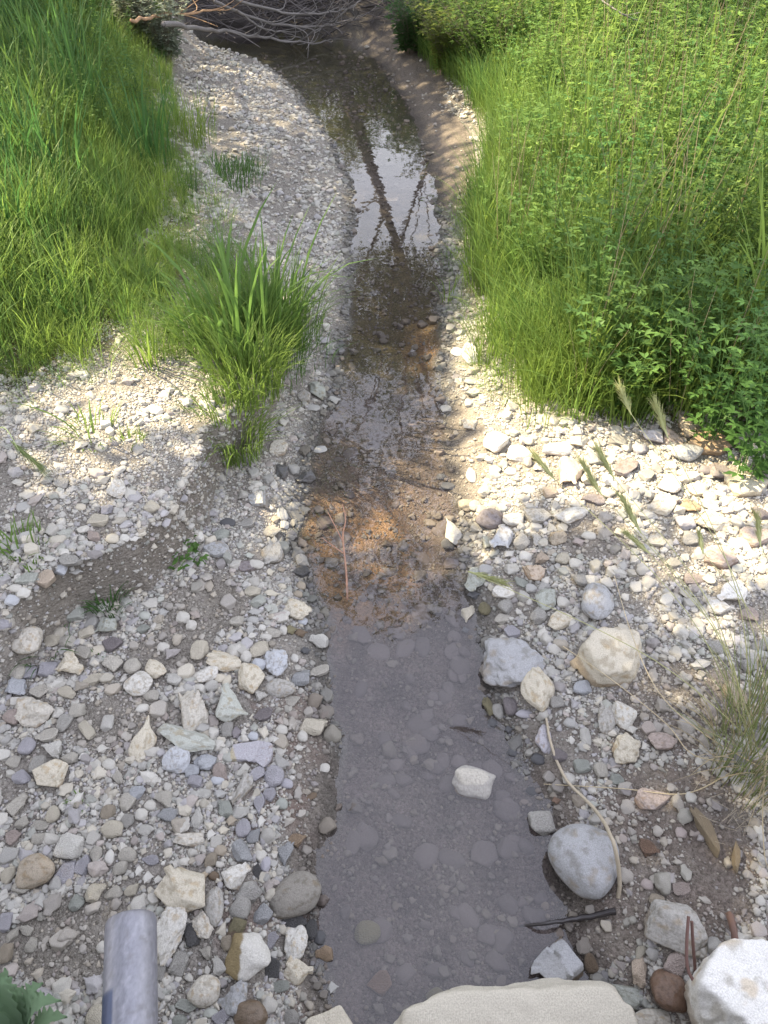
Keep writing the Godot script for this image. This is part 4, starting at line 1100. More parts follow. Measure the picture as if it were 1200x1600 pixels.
	s(-0.742, -0.724, 0.038, 0.056, 0.024, 0, "sub", "grey", "medium grey blunt-edged stone in front of the tall pitted rock", "loose stones of the left bank")
	s(1.501, -2.676, 0.096, 0.084, 0.052, 0, "sub", "lilac", "medium lilac-grey blunt-edged stone in front of the dazzling white stone", "loose stones of the right bank")
	s(-0.847, -1.307, 0.074, 0.068, 0.042, 0, "ang", "pale", "medium pale beige angular stone in front of the bluish-white stone", "loose stones of the left bank")
	s(0.812, -2.164, 0.124, 0.094, 0.058, 18, "sub", "cream", "large cream blunt-edged stone left of the upright boulder", "loose stones of the right bank")
	s(-0.683, -2.168, 0.065, 0.064, 0.040, 0, "sub", "pale", "small pale beige blunt-edged stone behind the red-flecked cream stone", "loose stones of the left bank")
	s(-1.279, -1.682, 0.069, 0.064, 0.040, 0, "sub", "pale", "medium pale beige blunt-edged stone right of the large lumpy grey-white stone", "loose stones of the left bank")
	s(-0.631, -2.346, 0.080, 0.064, 0.040, 0, "sub", "cream", "medium cream blunt-edged stone in front of the fissured grey block", "loose stones of the left bank")
	s(0.780, -2.554, 0.083, 0.082, 0.051, 10, "ang", "peach", "medium peach angular stone right of the bluish-white block", "loose stones of the right bank")
	s(0.827, -1.584, 0.047, 0.082, 0.029, -5, "sub", "white", "medium white blunt-edged stone left of the knobbly cream stone", "loose stones of the right bank")
	s(0.883, -2.527, 0.082, 0.074, 0.046, 0, "sub", "cream", "medium cream blunt-edged stone in front of the long white stone", "loose stones of the right bank")
	s(-0.699, -1.333, 0.064, 0.044, 0.029, 0, "round", "white", "medium white rounded stone in front and right of the bluish-white stone", "loose stones of the left bank")
	s(-0.851, -1.085, 0.070, 0.039, 0.015, -12, "slab", "lilac", "medium lilac-grey flat stone behind and left of the four-cornered cream block", "loose stones of the left bank")
	s(0.497, -1.759, 0.050, 0.075, 0.033, 0, "round", "grey", "small grey rounded stone left of the pear-shaped stone", "loose stones of the right bank")
	s(-0.492, -1.185, 0.048, 0.061, 0.030, 0, "sub", "bluegrey", "small blue-grey blunt-edged stone behind the white angular stone", "loose stones of the left bank")
	s(-1.038, -1.394, 0.045, 0.065, 0.028, 10, "ang", "pale", "small pale beige angular stone in front of the bottle-shaped stone", "loose stones of the left bank")
	s(-1.010, -1.189, 0.086, 0.065, 0.043, 0, "round", "cream", "large cream rounded stone right of the whitish stone on the lilac slab", "loose stones of the left bank")
	s(-1.388, -1.275, 0.075, 0.085, 0.047, 0, "ang", "pale", "medium pale beige angular stone in front and left of the three-cornered cream stone", "loose stones of the left bank")
	s(0.796, -1.467, 0.067, 0.060, 0.037, 0, "sub", "greengrey", "medium grey-green blunt-edged stone left of the knobbly cream stone", "loose stones of the right bank")
	s(0.970, -1.128, 0.066, 0.085, 0.025, 45, "slab", "rust", "medium rust-red flat stone in front of the flat pinkish stone", "loose stones of the right bank")
	s(0.459, -1.790, 0.056, 0.099, 0.035, 0, "ang", "olive", "medium olive-brown angular stone in front of the hollowed grey boulder", "loose stones of the right bank")
	s(-0.725, -1.165, 0.119, 0.070, 0.043, 0, "ang", "pale", "large pale beige angular stone behind the four-cornered cream block", "loose stones of the left bank")
	s(-0.548, -1.272, 0.068, 0.049, 0.030, 15, "sub", "white", "medium white blunt-edged stone in front and left of the rounded lilac stone", "loose stones of the left bank")
	s(-1.350, -1.213, 0.053, 0.050, 0.031, 0, "sub", "pale", "small pale beige blunt-edged stone behind the rounded tan-grey stone", "loose stones of the left bank")
	s(-0.530, -1.210, 0.060, 0.079, 0.040, 0, "round", "lilac", "medium lilac-grey rounded stone behind the white angular stone", "loose stones of the left bank")
	s(0.664, -1.605, 0.070, 0.126, 0.043, -10, "sub", "lilac", "large lilac-grey blunt-edged stone in front of the pear-shaped stone", "loose stones of the right bank")
	s(-1.072, -0.936, 0.054, 0.060, 0.033, 0, "sub", "greengrey", "medium grey-green blunt-edged stone in front and right of the rounded tan-grey stone", "loose stones of the left bank")
	s(1.441, -1.945, 0.083, 0.075, 0.046, 0, "sub", "grey", "second medium grey blunt-edged stone behind the tan stone behind the stems", "loose stones of the right bank")
	s(1.376, -2.428, 0.092, 0.062, 0.023, 0, "slab", "cream", "medium cream flat stone left of the pinkish slab", "loose stones of the right bank")
	s(-0.950, -1.331, 0.064, 0.057, 0.036, 0, "sub", "bluewhite", "medium bluish white blunt-edged stone in front and left of the bluish-white stone", "loose stones of the left bank")
	s(-1.040, -1.254, 0.058, 0.056, 0.035, 0, "sub", "tan", "small tan blunt-edged stone behind and right of the whitish stone on the lilac slab", "loose stones of the left bank")
	s(-1.014, -0.972, 0.081, 0.072, 0.045, 25, "ang", "cream", "large cream angular stone in front of the whitish stone on the lilac slab", "loose stones of the left bank")
	s(-0.018, -0.731, 0.093, 0.077, 0.029, 0, "slab", "rust", "large rust-red flat stone in front of the wet olive stone", "loose stones of the stream")
	s(1.616, -1.939, 0.072, 0.056, 0.035, 0, "sub", "grey", "third medium grey blunt-edged stone behind the tan stone behind the stems", "loose stones of the right bank")
	s(-1.637, -2.503, 0.071, 0.066, 0.025, 15, "slab", "pale", "small pale beige flat stone behind and left of the grey slab on the terrace", "loose stones of the left bank")
	s(-0.950, -1.054, 0.051, 0.053, 0.031, 0, "sub", "pale", "small pale beige blunt-edged stone right of the whitish stone on the lilac slab", "loose stones of the left bank")
	s(-0.337, -1.194, 0.081, 0.057, 0.022, 0, "slab", "orange", "medium orange-brown flat stone behind the big smooth ovoid", "loose stones of the left bank")
	s(-0.895, -0.981, 0.045, 0.047, 0.028, 0, "sub", "cream", "small cream blunt-edged stone left of the four-cornered cream block", "loose stones of the left bank")
	s(-0.681, -3.006, 0.132, 0.112, 0.042, -10, "slab", "bluegrey", "large blue-grey flat stone behind the fissured grey block", "loose stones of the left bank")
	s(-1.214, -1.596, 0.099, 0.048, 0.030, -50, "sub", "cream", "large cream blunt-edged stone behind and right of the three-cornered cream stone", "loose stones of the left bank")
	s(-1.572, -2.747, 0.075, 0.069, 0.043, 0, "sub", "grey", "small grey blunt-edged stone left of the round pitted stone", "loose stones of the left bank")
	s(-0.819, -1.247, 0.073, 0.056, 0.035, 0, "sub", "bluegrey", "medium blue-grey blunt-edged stone in front of the bluish-white stone", "loose stones of the left bank")
	s(1.336, -2.573, 0.107, 0.081, 0.031, 0, "slab", "cream", "medium cream flat stone in front of the dazzling white stone", "loose stones of the right bank")
	s(-0.607, -1.281, 0.066, 0.073, 0.041, 0, "ang", "greengrey", "medium grey-green angular stone left of the rounded lilac stone", "loose stones of the left bank")
	s(-0.934, -1.101, 0.068, 0.056, 0.037, 0, "round", "pale", "medium pale beige rounded stone right of the whitish stone on the lilac slab", "loose stones of the left bank")
	s(-1.296, -0.872, 0.048, 0.068, 0.030, 0, "sub", "lilac", "medium lilac-grey blunt-edged stone in front of the rounded tan-grey stone", "loose stones of the left bank")
	s(-1.219, -0.847, 0.048, 0.045, 0.028, 20, "ang", "pale", "small pale beige angular stone in front of the rounded tan-grey stone", "loose stones of the left bank")
	s(-0.708, -1.241, 0.051, 0.086, 0.032, 0, "ang", "white", "medium white angular stone in front of the bluish-white stone", "loose stones of the left bank")
	s(-1.702, -2.456, 0.106, 0.077, 0.029, 0, "slab", "grey", "large grey flat stone behind the peach slab", "loose stones of the left bank")
	s(-0.961, -1.219, 0.053, 0.056, 0.033, 0, "sub", "grey", "small grey blunt-edged stone right of the whitish stone on the lilac slab", "loose stones of the left bank")
	s(-0.953, -0.970, 0.068, 0.051, 0.032, 0, "sub", "pale", "medium pale beige stone in front and right of the whitish stone on the lilac slab", "loose stones of the left bank")
	s(-0.977, -1.292, 0.064, 0.073, 0.039, 0, "sub", "pale", "medium pale beige blunt-edged stone in front and left of the bluish-white stone", "loose stones of the left bank")
	s(0.719, -1.523, 0.068, 0.062, 0.038, 0, "sub", "purple", "medium purple-grey blunt-edged stone left of the knobbly cream stone", "loose stones of the right bank")
	s(-1.262, -0.832, 0.043, 0.054, 0.027, 0, "ang", "pale", "second small pale beige angular stone in front of the rounded tan-grey stone", "loose stones of the left bank")
	s(-0.883, -1.186, 0.062, 0.045, 0.028, 0, "sub", "white", "medium white blunt-edged stone behind the four-cornered cream block", "loose stones of the left bank")
	s(-0.618, -3.442, 0.105, 0.131, 0.040, -25, "slab", "pale", "medium pale beige flat stone in front of the grey-green bank stone", "loose stones of the left bank")
	s(-1.188, -0.803, 0.043, 0.049, 0.027, 0, "sub", "pale", "small pale beige blunt-edged stone in front of the rounded tan-grey stone", "loose stones of the left bank")
	s(-0.583, -3.268, 0.080, 0.154, 0.050, 0, "ang", "dark", "medium dark wet angular stone behind the fissured grey block", "loose stones of the left bank")
	s(-0.448, -3.264, 0.118, 0.113, 0.070, 0, "ang", "dark", "second medium dark wet angular stone behind the fissured grey block", "loose stones of the left bank")
	s(-1.262, -0.774, 0.047, 0.066, 0.029, 0, "sub", "tan", "medium tan blunt-edged stone in front of the rounded tan-grey stone", "loose stones of the left bank")
	s(0.179, -0.696, 0.071, 0.058, 0.038, 0, "round", "olive", "medium olive-brown rounded stone in front and right of the wet olive stone", "loose stones of the stream")
	s(-0.914, -0.593, 0.069, 0.078, 0.046, 0, "round", "cream", "large cream rounded stone left of the rounded grey-white stone", "loose stones of the left bank")

	extra(-0.933, -2.183, 0.065, 0.061, 0.038, 0, "pale")
	extra(1.182, -2.650, 0.070, 0.068, 0.042, 0, "cream")
	extra(0.635, -1.530, 0.058, 0.051, 0.032, 0, "dark")
	extra(0.745, -1.431, 0.056, 0.049, 0.031, 0, "pale")
	extra(0.444, -2.405, 0.070, 0.066, 0.041, 0, "dark")
	extra(-1.088, -1.446, 0.056, 0.049, 0.030, 0, "pale")
	extra(-0.553, -1.930, 0.062, 0.057, 0.035, 0, "bluewhite")
	extra(-0.607, -1.600, 0.047, 0.064, 0.029, 0, "purple")
	extra(-0.556, -2.948, 0.063, 0.101, 0.039, 20, "grey")
	extra(-1.414, -2.163, 0.065, 0.060, 0.037, 0, "pale")
	extra(-0.541, -2.348, 0.086, 0.050, 0.031, -10, "cream")
	extra(0.604, -1.728, 0.077, 0.042, 0.028, 0, "lilac")
	extra(-1.283, -1.991, 0.080, 0.047, 0.018, 30, "cream")
	extra(-1.380, -2.246, 0.080, 0.050, 0.019, -15, "grey")
	extra(0.498, -3.267, 0.059, 0.125, 0.036, 0, "pale")
	extra(0.517, -2.543, 0.078, 0.060, 0.037, 0, "grey")
	extra(-0.634, -1.341, 0.060, 0.042, 0.026, 0, "grey")
	extra(-0.823, -2.822, 0.087, 0.062, 0.023, 0, "dark")
	extra(-0.638, -2.528, 0.083, 0.052, 0.032, 0, "pale")
	extra(1.012, -1.592, 0.052, 0.051, 0.031, 0, "pale")
	extra(0.782, -3.043, 0.083, 0.070, 0.027, 0, "grey")
	extra(-0.914, -1.245, 0.048, 0.046, 0.028, 0, "pale")
	extra(-0.844, -1.023, 0.041, 0.048, 0.026, 0, "white")
	extra(-0.949, -0.797, 0.043, 0.040, 0.025, 0, "pale")
	extra(-0.227, -0.863, 0.041, 0.047, 0.025, 0, "dark")
	extra(-0.174, -0.708, 0.043, 0.040, 0.025, 0, "grey")
	extra(-0.398, -1.316, 0.050, 0.047, 0.029, 0, "greengrey")
	extra(-0.615, -1.973, 0.051, 0.066, 0.032, 0, "pale")
	extra(-0.435, -2.158, 0.060, 0.061, 0.037, 0, "olive")
	extra(-0.389, -1.403, 0.056, 0.043, 0.027, 0, "lilac")
	extra(-1.707, -2.596, 0.067, 0.064, 0.024, 30, "grey")
	extra(-0.320, -4.002, 0.090, 0.084, 0.053, 0, "grey")
	extra(1.706, -3.059, 0.075, 0.067, 0.042, 0, "purple")
	extra(0.937, -2.479, 0.069, 0.058, 0.036, 0, "pale")
	extra(0.976, -2.620, 0.070, 0.061, 0.038, 0, "pink")
	extra(-0.997, -1.092, 0.037, 0.054, 0.023, 0, "white")
	extra(-0.437, -1.091, 0.038, 0.055, 0.023, 0, "lilac")
	extra(-0.391, -2.155, 0.066, 0.054, 0.034, 0, "brown")
	extra(-1.237, -2.393, 0.064, 0.055, 0.034, 0, "cream")
	extra(-1.580, -2.050, 0.062, 0.051, 0.032, 0, "bluewhite")
	extra(0.638, -2.606, 0.074, 0.057, 0.035, 30, "white")
	extra(0.938, -1.004, 0.046, 0.040, 0.025, 0, "pink")
	extra(0.844, -2.266, 0.060, 0.059, 0.036, 0, "pale")
	extra(-0.602, -2.224, 0.078, 0.047, 0.018, 0, "grey")
	extra(1.029, -2.656, 0.077, 0.053, 0.033, 0, "pale")
	extra(-0.556, -0.612, 0.049, 0.029, 0.018, 0, "green")
	extra(-0.577, -1.235, 0.044, 0.046, 0.027, 0, "tan")
	extra(-0.342, -1.613, 0.048, 0.052, 0.030, 0, "pale")
	extra(0.708, -2.570, 0.064, 0.060, 0.037, 0, "white")
	extra(1.224, -2.559, 0.063, 0.059, 0.037, 0, "pale")
	extra(0.774, -1.649, 0.053, 0.046, 0.029, 0, "grey")
	extra(0.567, -2.115, 0.060, 0.054, 0.033, 0, "pale")
	extra(-1.131, -1.514, 0.051, 0.044, 0.027, 0, "pale")
	extra(-0.891, -1.283, 0.049, 0.041, 0.026, 0, "pale")
	extra(-0.602, -1.123, 0.047, 0.039, 0.024, 0, "tan")
	extra(-0.646, -1.181, 0.038, 0.051, 0.024, 0, "white")
	extra(-0.426, -1.624, 0.053, 0.046, 0.029, 0, "pale")
	extra(-1.536, -2.081, 0.055, 0.050, 0.031, 0, "white")
	extra(-1.479, -2.263, 0.073, 0.043, 0.016, 0, "pale")
	extra(-1.016, -1.706, 0.059, 0.041, 0.025, 20, "white")
	extra(-0.654, -1.393, 0.055, 0.037, 0.023, 0, "bluewhite")
	extra(-1.776, -2.749, 0.069, 0.053, 0.033, 0, "pale")
	extra(-1.579, -2.103, 0.060, 0.044, 0.027, 0, "pale")
	extra(1.168, -1.304, 0.044, 0.044, 0.027, 0, "pale")
	extra(-0.613, -2.118, 0.044, 0.070, 0.027, 0, "grey")
	extra(0.499, -4.503, 0.088, 0.109, 0.033, 0, "chalk")
	extra(-0.991, -2.016, 0.057, 0.048, 0.030, 0, "pale")
	extra(-0.601, -1.199, 0.048, 0.038, 0.023, 0, "cream")
	extra(0.566, -4.117, 0.099, 0.076, 0.029, 0, "greengrey")
	extra(1.100, -1.176, 0.043, 0.040, 0.025, 0, "pink")
	extra(-1.030, -2.212, 0.054, 0.055, 0.033, 0, "grey")
	extra(0.708, -3.206, 0.072, 0.062, 0.038, 0, "pale")
	extra(-1.264, -0.883, 0.044, 0.032, 0.020, 0, "white")
	extra(-0.467, -1.241, 0.034, 0.052, 0.021, 0, "white")
	extra(-0.681, -1.843, 0.039, 0.064, 0.024, -20, "cream")
	extra(-0.611, -1.832, 0.039, 0.064, 0.024, 0, "tan")
	extra(-0.941, -2.457, 0.044, 0.079, 0.027, 0, "pale")
	extra(-1.114, -2.191, 0.059, 0.047, 0.029, 0, "green")
	extra(-0.888, -2.142, 0.050, 0.053, 0.033, 0, "pale")
	extra(0.609, -3.338, 0.066, 0.069, 0.041, 0, "chalk")
	extra(-0.384, -3.532, 0.084, 0.065, 0.025, 25, "grey")
	extra(0.365, -3.207, 0.080, 0.059, 0.023, 0, "dark")
	extra(-0.609, -3.685, 0.066, 0.079, 0.040, 0, "pale")
	extra(0.595, -1.405, 0.046, 0.039, 0.015, 0, "dark")
	extra(0.710, -2.365, 0.056, 0.050, 0.031, 0, "grey")
	extra(-0.881, -1.045, 0.032, 0.043, 0.021, 0, "white")
	extra(-0.612, -1.033, 0.041, 0.033, 0.021, 0, "brown")
	extra(-0.710, -1.854, 0.050, 0.043, 0.027, 0, "cream")
	extra(-0.361, -2.061, 0.053, 0.046, 0.029, 0, "dark")
	extra(-0.540, -1.589, 0.047, 0.040, 0.025, 0, "bluewhite")
	extra(-0.451, -3.889, 0.101, 0.059, 0.023, 0, "grey")
	extra(-1.140, -2.400, 0.058, 0.045, 0.017, 0, "white")
	extra(-0.611, -2.177, 0.060, 0.041, 0.025, 0, "grey")
	extra(0.471, -1.711, 0.044, 0.042, 0.028, 0, "dark")
	extra(-0.806, -1.016, 0.037, 0.033, 0.022, 0, "white")
	extra(-0.471, -2.147, 0.042, 0.056, 0.026, 0, "pale")
	extra(-0.243, -1.497, 0.042, 0.040, 0.015, 0, "pale")
	extra(-0.585, -2.902, 0.048, 0.071, 0.030, 0, "tan")
	extra(-0.416, -2.461, 0.051, 0.052, 0.032, 0, "tan")
	extra(-0.293, -1.366, 0.056, 0.028, 0.010, 25, "brown")
	extra(-0.349, -1.561, 0.048, 0.034, 0.021, 0, "pale")
	extra(-1.439, -2.598, 0.054, 0.044, 0.027, 0, "cream")
	extra(0.540, -3.917, 0.065, 0.069, 0.040, 0, "grey")
	extra(0.689, -1.358, 0.041, 0.035, 0.022, 0, "rust")
	extra(-0.543, -2.093, 0.059, 0.033, 0.020, 0, "pale")
	extra(0.394, -3.925, 0.073, 0.066, 0.025, 20, "grey")
	extra(0.535, -1.673, 0.038, 0.042, 0.025, 0, "dark")
	extra(-0.407, -2.001, 0.041, 0.046, 0.025, 0, "white")
	extra(-0.533, -2.878, 0.048, 0.060, 0.030, 0, "grey")
	extra(-0.567, -2.498, 0.045, 0.054, 0.028, 0, "cream")
	extra(0.537, -1.571, 0.043, 0.035, 0.021, 0, "dark")
	extra(-0.388, -2.231, 0.049, 0.042, 0.026, 0, "bluewhite")
	extra(-0.676, -2.585, 0.051, 0.045, 0.028, 0, "green")
	extra(-0.426, -2.399, 0.050, 0.043, 0.027, 0, "tan")
	extra(-1.181, -2.398, 0.047, 0.041, 0.026, 0, "white")
	extra(0.393, -2.211, 0.043, 0.042, 0.026, 0, "dark")
	extra(-0.892, -2.574, 0.045, 0.044, 0.029, 0, "pale")
	extra(0.333, -3.296, 0.059, 0.051, 0.019, 0, "dark")
	extra(-0.516, -2.539, 0.052, 0.038, 0.023, 0, "tan")
	extra(-0.505, -2.428, 0.044, 0.036, 0.023, 0, "cream")
	extra(-0.562, -2.137, 0.035, 0.033, 0.021, 0, "white")
	extra(-0.378, -3.927, 0.049, 0.045, 0.030, 0, "grey")

	# the great pale rocks at the foot of the culvert
	s(0.295, -0.485, 1.1, 0.50, 0.34, 1.0, "ledge", "limestone", "long pale limestone slab along the bottom edge beside the water", "great rocks at the culvert foot")
	s(1.15, -0.585, 0.42, 0.38, 0.48, 20.0, "ledge", "chalk", "chalk-white broken rock at the bottom right behind rusty rods", "great rocks at the culvert foot")
	s(-0.15, -0.575, 0.22, 0.13, 0.13, 5.0, "slab", "cream", "pale flat block at the bottom edge, left of the long limestone slab", "great rocks at the culvert foot")

func build_gravel() -> void:
	var where := [[], [], []]
	var tint := [PackedColorArray(), PackedColorArray(), PackedColorArray()]
	for k in loose.size():
		var q: Array = loose[k]
		var b := Basis(Vector3.UP, deg_to_rad(q[5])) * Basis.from_scale(Vector3(q[2], q[4], q[3]))
		where[k % 3].append(Transform3D(b, Vector3(q[0], ground(q[0], q[1]) + q[4] * 0.27, q[1])))
		var c: Vector3 = TONES[q[6]]
		tint[k % 3].append(Color(c.x, c.y, c.z))
	var root := Node3D.new()
	root.name = "gravel"
	add_child(root)
	tag(root, "grey and cream gravel lying between the larger stones of both banks", "gravel", "", "stuff")
	for k in 110:
		var z := rnd.randf_range(-2.3, -0.5) if k < 90 else rnd.randf_range(-4.2, -2.3)
		var e := edges(z)
		var x := rnd.randf_range(e.x + 0.05, e.y - 0.03)
		var w := rnd.randf_range(0.05, 0.13)
		var tone := rnd.randf_range(0.09, 0.125)
		where[0 if k % 3 else 2].append(Transform3D(Basis(Vector3.UP, rnd.randf() * TAU) * Basis.from_scale(Vector3(w, 0.04, w * rnd.randf_range(0.6, 0.9))), Vector3(x, ground(x, z) - 0.004, z)))
		tint[0 if k % 3 else 2].append(Color(tone * 1.2, tone * 1.0, tone * 0.96))
	for v in 3: many(root, "pebbles", shared_rock(["sub", "ang", "round"][v], 30 + v, 3), tex.pebble_mat, where[v], tint[v])
	# stones sticking out of the raw face of the cut bank
	var face_where := []
	var face_tint := PackedColorArray()
	for k in 4200:
		var z := rnd.randf_range(-5.2, -1.7)
		var x := tab(TERR, z) + 0.05 * n_low.get_noise_2d(tab(TERR, z) * 3.0, z * 3.0) + rnd.randf_range(-0.07, 0.07)
		var size := 0.008 * pow(5.5, pow(rnd.randf(), 1.8))
		face_where.append(Transform3D(Basis.from_euler(Vector3(rnd.randf() * 0.6, rnd.randf() * TAU, 0.5)) * Basis.from_scale(Vector3(size, size * 0.65, size * 0.85)), Vector3(x, ground(x, z) + size * 0.1, z)))
		face_tint.append(pebble_colour(x, z) * 0.9)
	many(root, "pebbles", shared_rock("ang", 31, 2), tex.pebble_mat, face_where, face_tint)
	scatter(root, "pebbles", 24000, 0.034, 0.085, 3, 0.5, 12.0, 0.0)
	scatter(root, "pebbles", 75000, 0.018, 0.04, 2, 0.4, 11.0, 0.0)
	scatter(root, "pebbles", 170000, 0.009, 0.02, 1, 0.4, 6.5, 0.0)
	scatter(root, "pebbles", 130000, 0.005, 0.011, 1, 0.4, 4.4, 0.0)

func spread_plants(n: int, left: bool, z0: float, z1: float, depth0: float, depth1: float, size0: float, size1: float, yellow: float, gap := -9.0) -> Array:
	# [transforms, tints]: plants strewn behind the edge of the thicket, from depth0 to depth1 metres inside it
	var spots := []
	var tints := PackedColorArray()
	for k in n:
		var z := -lerpf(-z0, -z1, rnd.randf())
		var d := lerpf(depth0, depth1, rnd.randf())
		var x := veg_left(z) - d if left else veg_right(z) + d
		if shore(x, z) < 0.05: continue
		if d < 0.25 and rnd.randf() < 0.4: continue
		if n_mask.get_noise_2d(x * 0.9 + gap * 70.0, z * 0.9) < gap: continue
		var grow := lerpf(size0, size1, ss(d / 1.2)) * rnd.randf_range(0.65, 1.25)
		var b := Basis(Vector3(rnd.randf_range(-1, 1), 0, rnd.randf_range(-1, 1)).normalized(), rnd.randf_range(0.0, 0.16)) * Basis(Vector3.UP, rnd.randf() * TAU) * Basis.from_scale(Vector3.ONE * grow)
		spots.append(Transform3D(b, Vector3(x, ground(x, z), z)))
		var c := green(clampf(yellow + 0.9 * n_mask.get_noise_2d(x * 0.7, z * 0.7) + rnd.randf_range(-0.35, 0.35), 0.0, 1.0))
		tints.append(c * rnd.randf_range(0.75, 1.3))
	return [spots, tints]

func build_plants() -> void:
	var stem := leaf_mat(0.2)
	tex.stem = stem
	# masses nobody could count
	var fine := []
	for k in 5: fine.append(grass_tuft(40 + k, 34, 0.66, 0.12, 0.0085 if k == 0 else 0.006, 0.6, 0.17, 0.16))
	var reedy := []
	for k in 4: reedy.append(grass_tuft(50 + k, 16, 0.95, 0.10, 0.013, 0.45, 0.12))
	var leafy := []
	for k in 5: leafy.append(plant_joined(leafy_parts(60 + k, 5, 0.95, 0.28, 0.042, 0.44, 24)))
	var bushy := []
	for k in 3: bushy.append(plant_joined(leafy_parts(70 + k, 8, 0.8, 0.45, 0.06, 0.5, 22)))
	var straw := []
	for k in 2: straw.append(grass_tuft(80 + k, 26, 0.3, 0.14, 0.004, 1.0, 0.3, 0.9))

	var q := spread_plants(1500, true, -3.1, -12.5, 0.0, 1.6, 0.45, 1.0, 0.72)
	field("grass", "bright green grass covering the left bank", fine, tex.leaf, q[0], q[1])
	q = spread_plants(900, true, -3.6, -13.5, 0.9, 4.2, 0.8, 1.15, 0.35)
	field("grass", "taller grass and reed blades farther back on the left bank", reedy + fine, tex.leaf, q[0], q[1])
	q = spread_plants(420, true, -6.0, -13.5, 0.25, 4.0, 0.55, 0.8, 0.25)
	field("undergrowth", "dense leafy herbs between the grass of the left bank", leafy, tex.leaf, q[0], q[1])
	q = spread_plants(1750, false, -3.55, -12.0, 0.0, 1.0, 0.85, 1.25, 0.75)
	field("grass", "fresh green grass along the edge of the right bank", fine, tex.leaf, q[0], q[1])
	var slender := []
	for k in 5: slender.append(plant_joined(leafy_parts(90 + k, 4, 1.15, 0.22, 0.055, 0.34, 17)))
	q = spread_plants(330, false, -3.2, -9.5, 0.3, 4.0, 0.6, 1.05, 0.35, -0.12)
	field("undergrowth", "dense thicket of slender leafy plants on the right bank", leafy, tex.leaf, q[0], q[1])
	q = spread_plants(380, false, -3.15, -10.5, 0.2, 4.0, 0.65, 1.15, 0.55, -0.25)
	field("undergrowth", "taller pale-stemmed herbs rising out of the right thicket", slender, tex.leaf, q[0], q[1])
	q = spread_plants(420, false, -3.3, -10.0, 0.3, 3.5, 0.9, 1.45, 0.7, -0.2)
	field("grass", "long grass growing up between the leafy plants of the right bank", fine + reedy, tex.leaf, q[0], q[1])
	q = spread_plants(420, false, -8.0, -15.0, 0.25, 5.0, 0.7, 1.2, 0.6)
	field("undergrowth", "sunlit leafy scrub farther up the right bank", bushy + leafy, tex.leaf, q[0], q[1])
	q = spread_plants(300, false, -3.5, -7.0, -0.15, 0.8, 0.7, 1.2, 1.0)
	field("grass", "flattened straw-coloured grass under the right thicket", straw, tex.leaf, q[0], q[1])
	q = spread_plants(340, true, -3.2, -7.5, -0.25, 1.2, 0.7, 1.0, 0.9)
	field("grass", "flattened straw-coloured grass at the foot of the left grass", straw, tex.leaf, q[0], q[1])

	# dead stalks standing among the green
	var dead := []
	for k in 3: dead.append(leafy_parts(95 + k, 3, 1.25, 0.3, 0.02, 0.3, 7)[0])
	var dead_spots := spread_plants(130, false, -3.3, -10.0, 0.2, 3.0, 0.7, 1.1, 0.5)
	var dead_tints := PackedColorArray()
	for k in dead_spots[0].size(): dead_tints.append(Color(0.42, 0.36, 0.24) * rnd.randf_range(0.7, 1.15))
	field("undergrowth", "bare straw-coloured stalks standing in the right thicket", dead, tex.leaf, dead_spots[0], dead_tints)

	# low thin grass between the left bank's grass and the big sedge
	var low_spots := []
	var low_tints := PackedColorArray()
	for k in 150:
		var a := rnd.randf() * TAU
		var d := sqrt(rnd.randf())
		var p := Vector2(-1.22, -4.55) + Vector2(cos(a) * 0.5, sin(a) * 0.75) * d
		low_spots.append(Transform3D(Basis(Vector3.UP, rnd.randf() * TAU) * Basis.from_scale(Vector3.ONE * rnd.randf_range(0.2, 0.5)), Vector3(p.x, ground(p.x, p.y), p.y)))
		low_tints.append(green(clampf(0.6 + 0.8 * n_mask.get_noise_2d(p.x * 2.0, p.y * 2.0), 0.0, 1.0)))
	field("grass", "low thin grass on the gravel between the tall grass and the sedge", fine, tex.leaf, low_spots, low_tints)

	# single tufts
	tuft_thing("sedge_tuft", "large tuft of broad-bladed sedge on the edge of the left bank", -0.828, -3.964, [[56, 0.95, 0.26, 0.022, 0.55, 0.17, 0.4, "broad_blades"], [420, 0.62, 0.34, 0.007, 0.6, 0.16, 0.6, "fine_blades"]])
	tuft_thing("sedge_tuft", "dense green tuft growing against the water side of the large sedge", -0.649, -4.210, [[26, 0.85, 0.18, 0.020, 0.7, 0.2, 0.4, "broad_blades"], [330, 0.55, 0.26, 0.007, 0.6, 0.18, 0.5, "fine_blades"]])
	tuft_thing("sedge_tuft", "lower broad-bladed tuft on the land side of the large sedge", -1.085, -4.136, [[22, 0.55, 0.2, 0.018, 0.7, 0.2, 0.6, "broad_blades"], [150, 0.34, 0.24, 0.006, 0.7, 0.18, 0.7, "fine_blades"]])
	tuft_thing("grass_tuft", "dark green tuft on the bank edge, water side of the drooping one", -0.669, -3.889, [[200, 0.42, 0.2, 0.006, 0.7, 0.22, 0.35, "blades"]])
	tuft_thing("grass_tuft", "short ragged tuft on the bank lip, land side of the drooping one", -0.863, -3.357, [[110, 0.26, 0.15, 0.007, 0.8, 0.2, 0.8, "blades"]])
	tuft_thing("grass_tuft", "yellow-green tuft drooping over the lip of the cut bank", -0.772, -3.577, [[330, 0.5, 0.2, 0.007, 0.6, 0.22, 0.9, "blades"]])
	tuft_thing("grass_tuft", "lowest tuft hanging over the cut bank, dry blades at its foot", -0.831, -3.327, [[240, 0.42, 0.15, 0.007, 0.75, 0.28, 0.8, "blades"], [26, 0.26, 0.12, 0.005, 1.0, 0.4, 1.0, "dry_blades"]])
	tuft_thing("grass_tuft", "sparse greyish tuft above the dark bank stones", -0.524, -4.380, [[70, 0.26, 0.2, 0.005, 0.9, 0.25, 0.15, "blades"]])
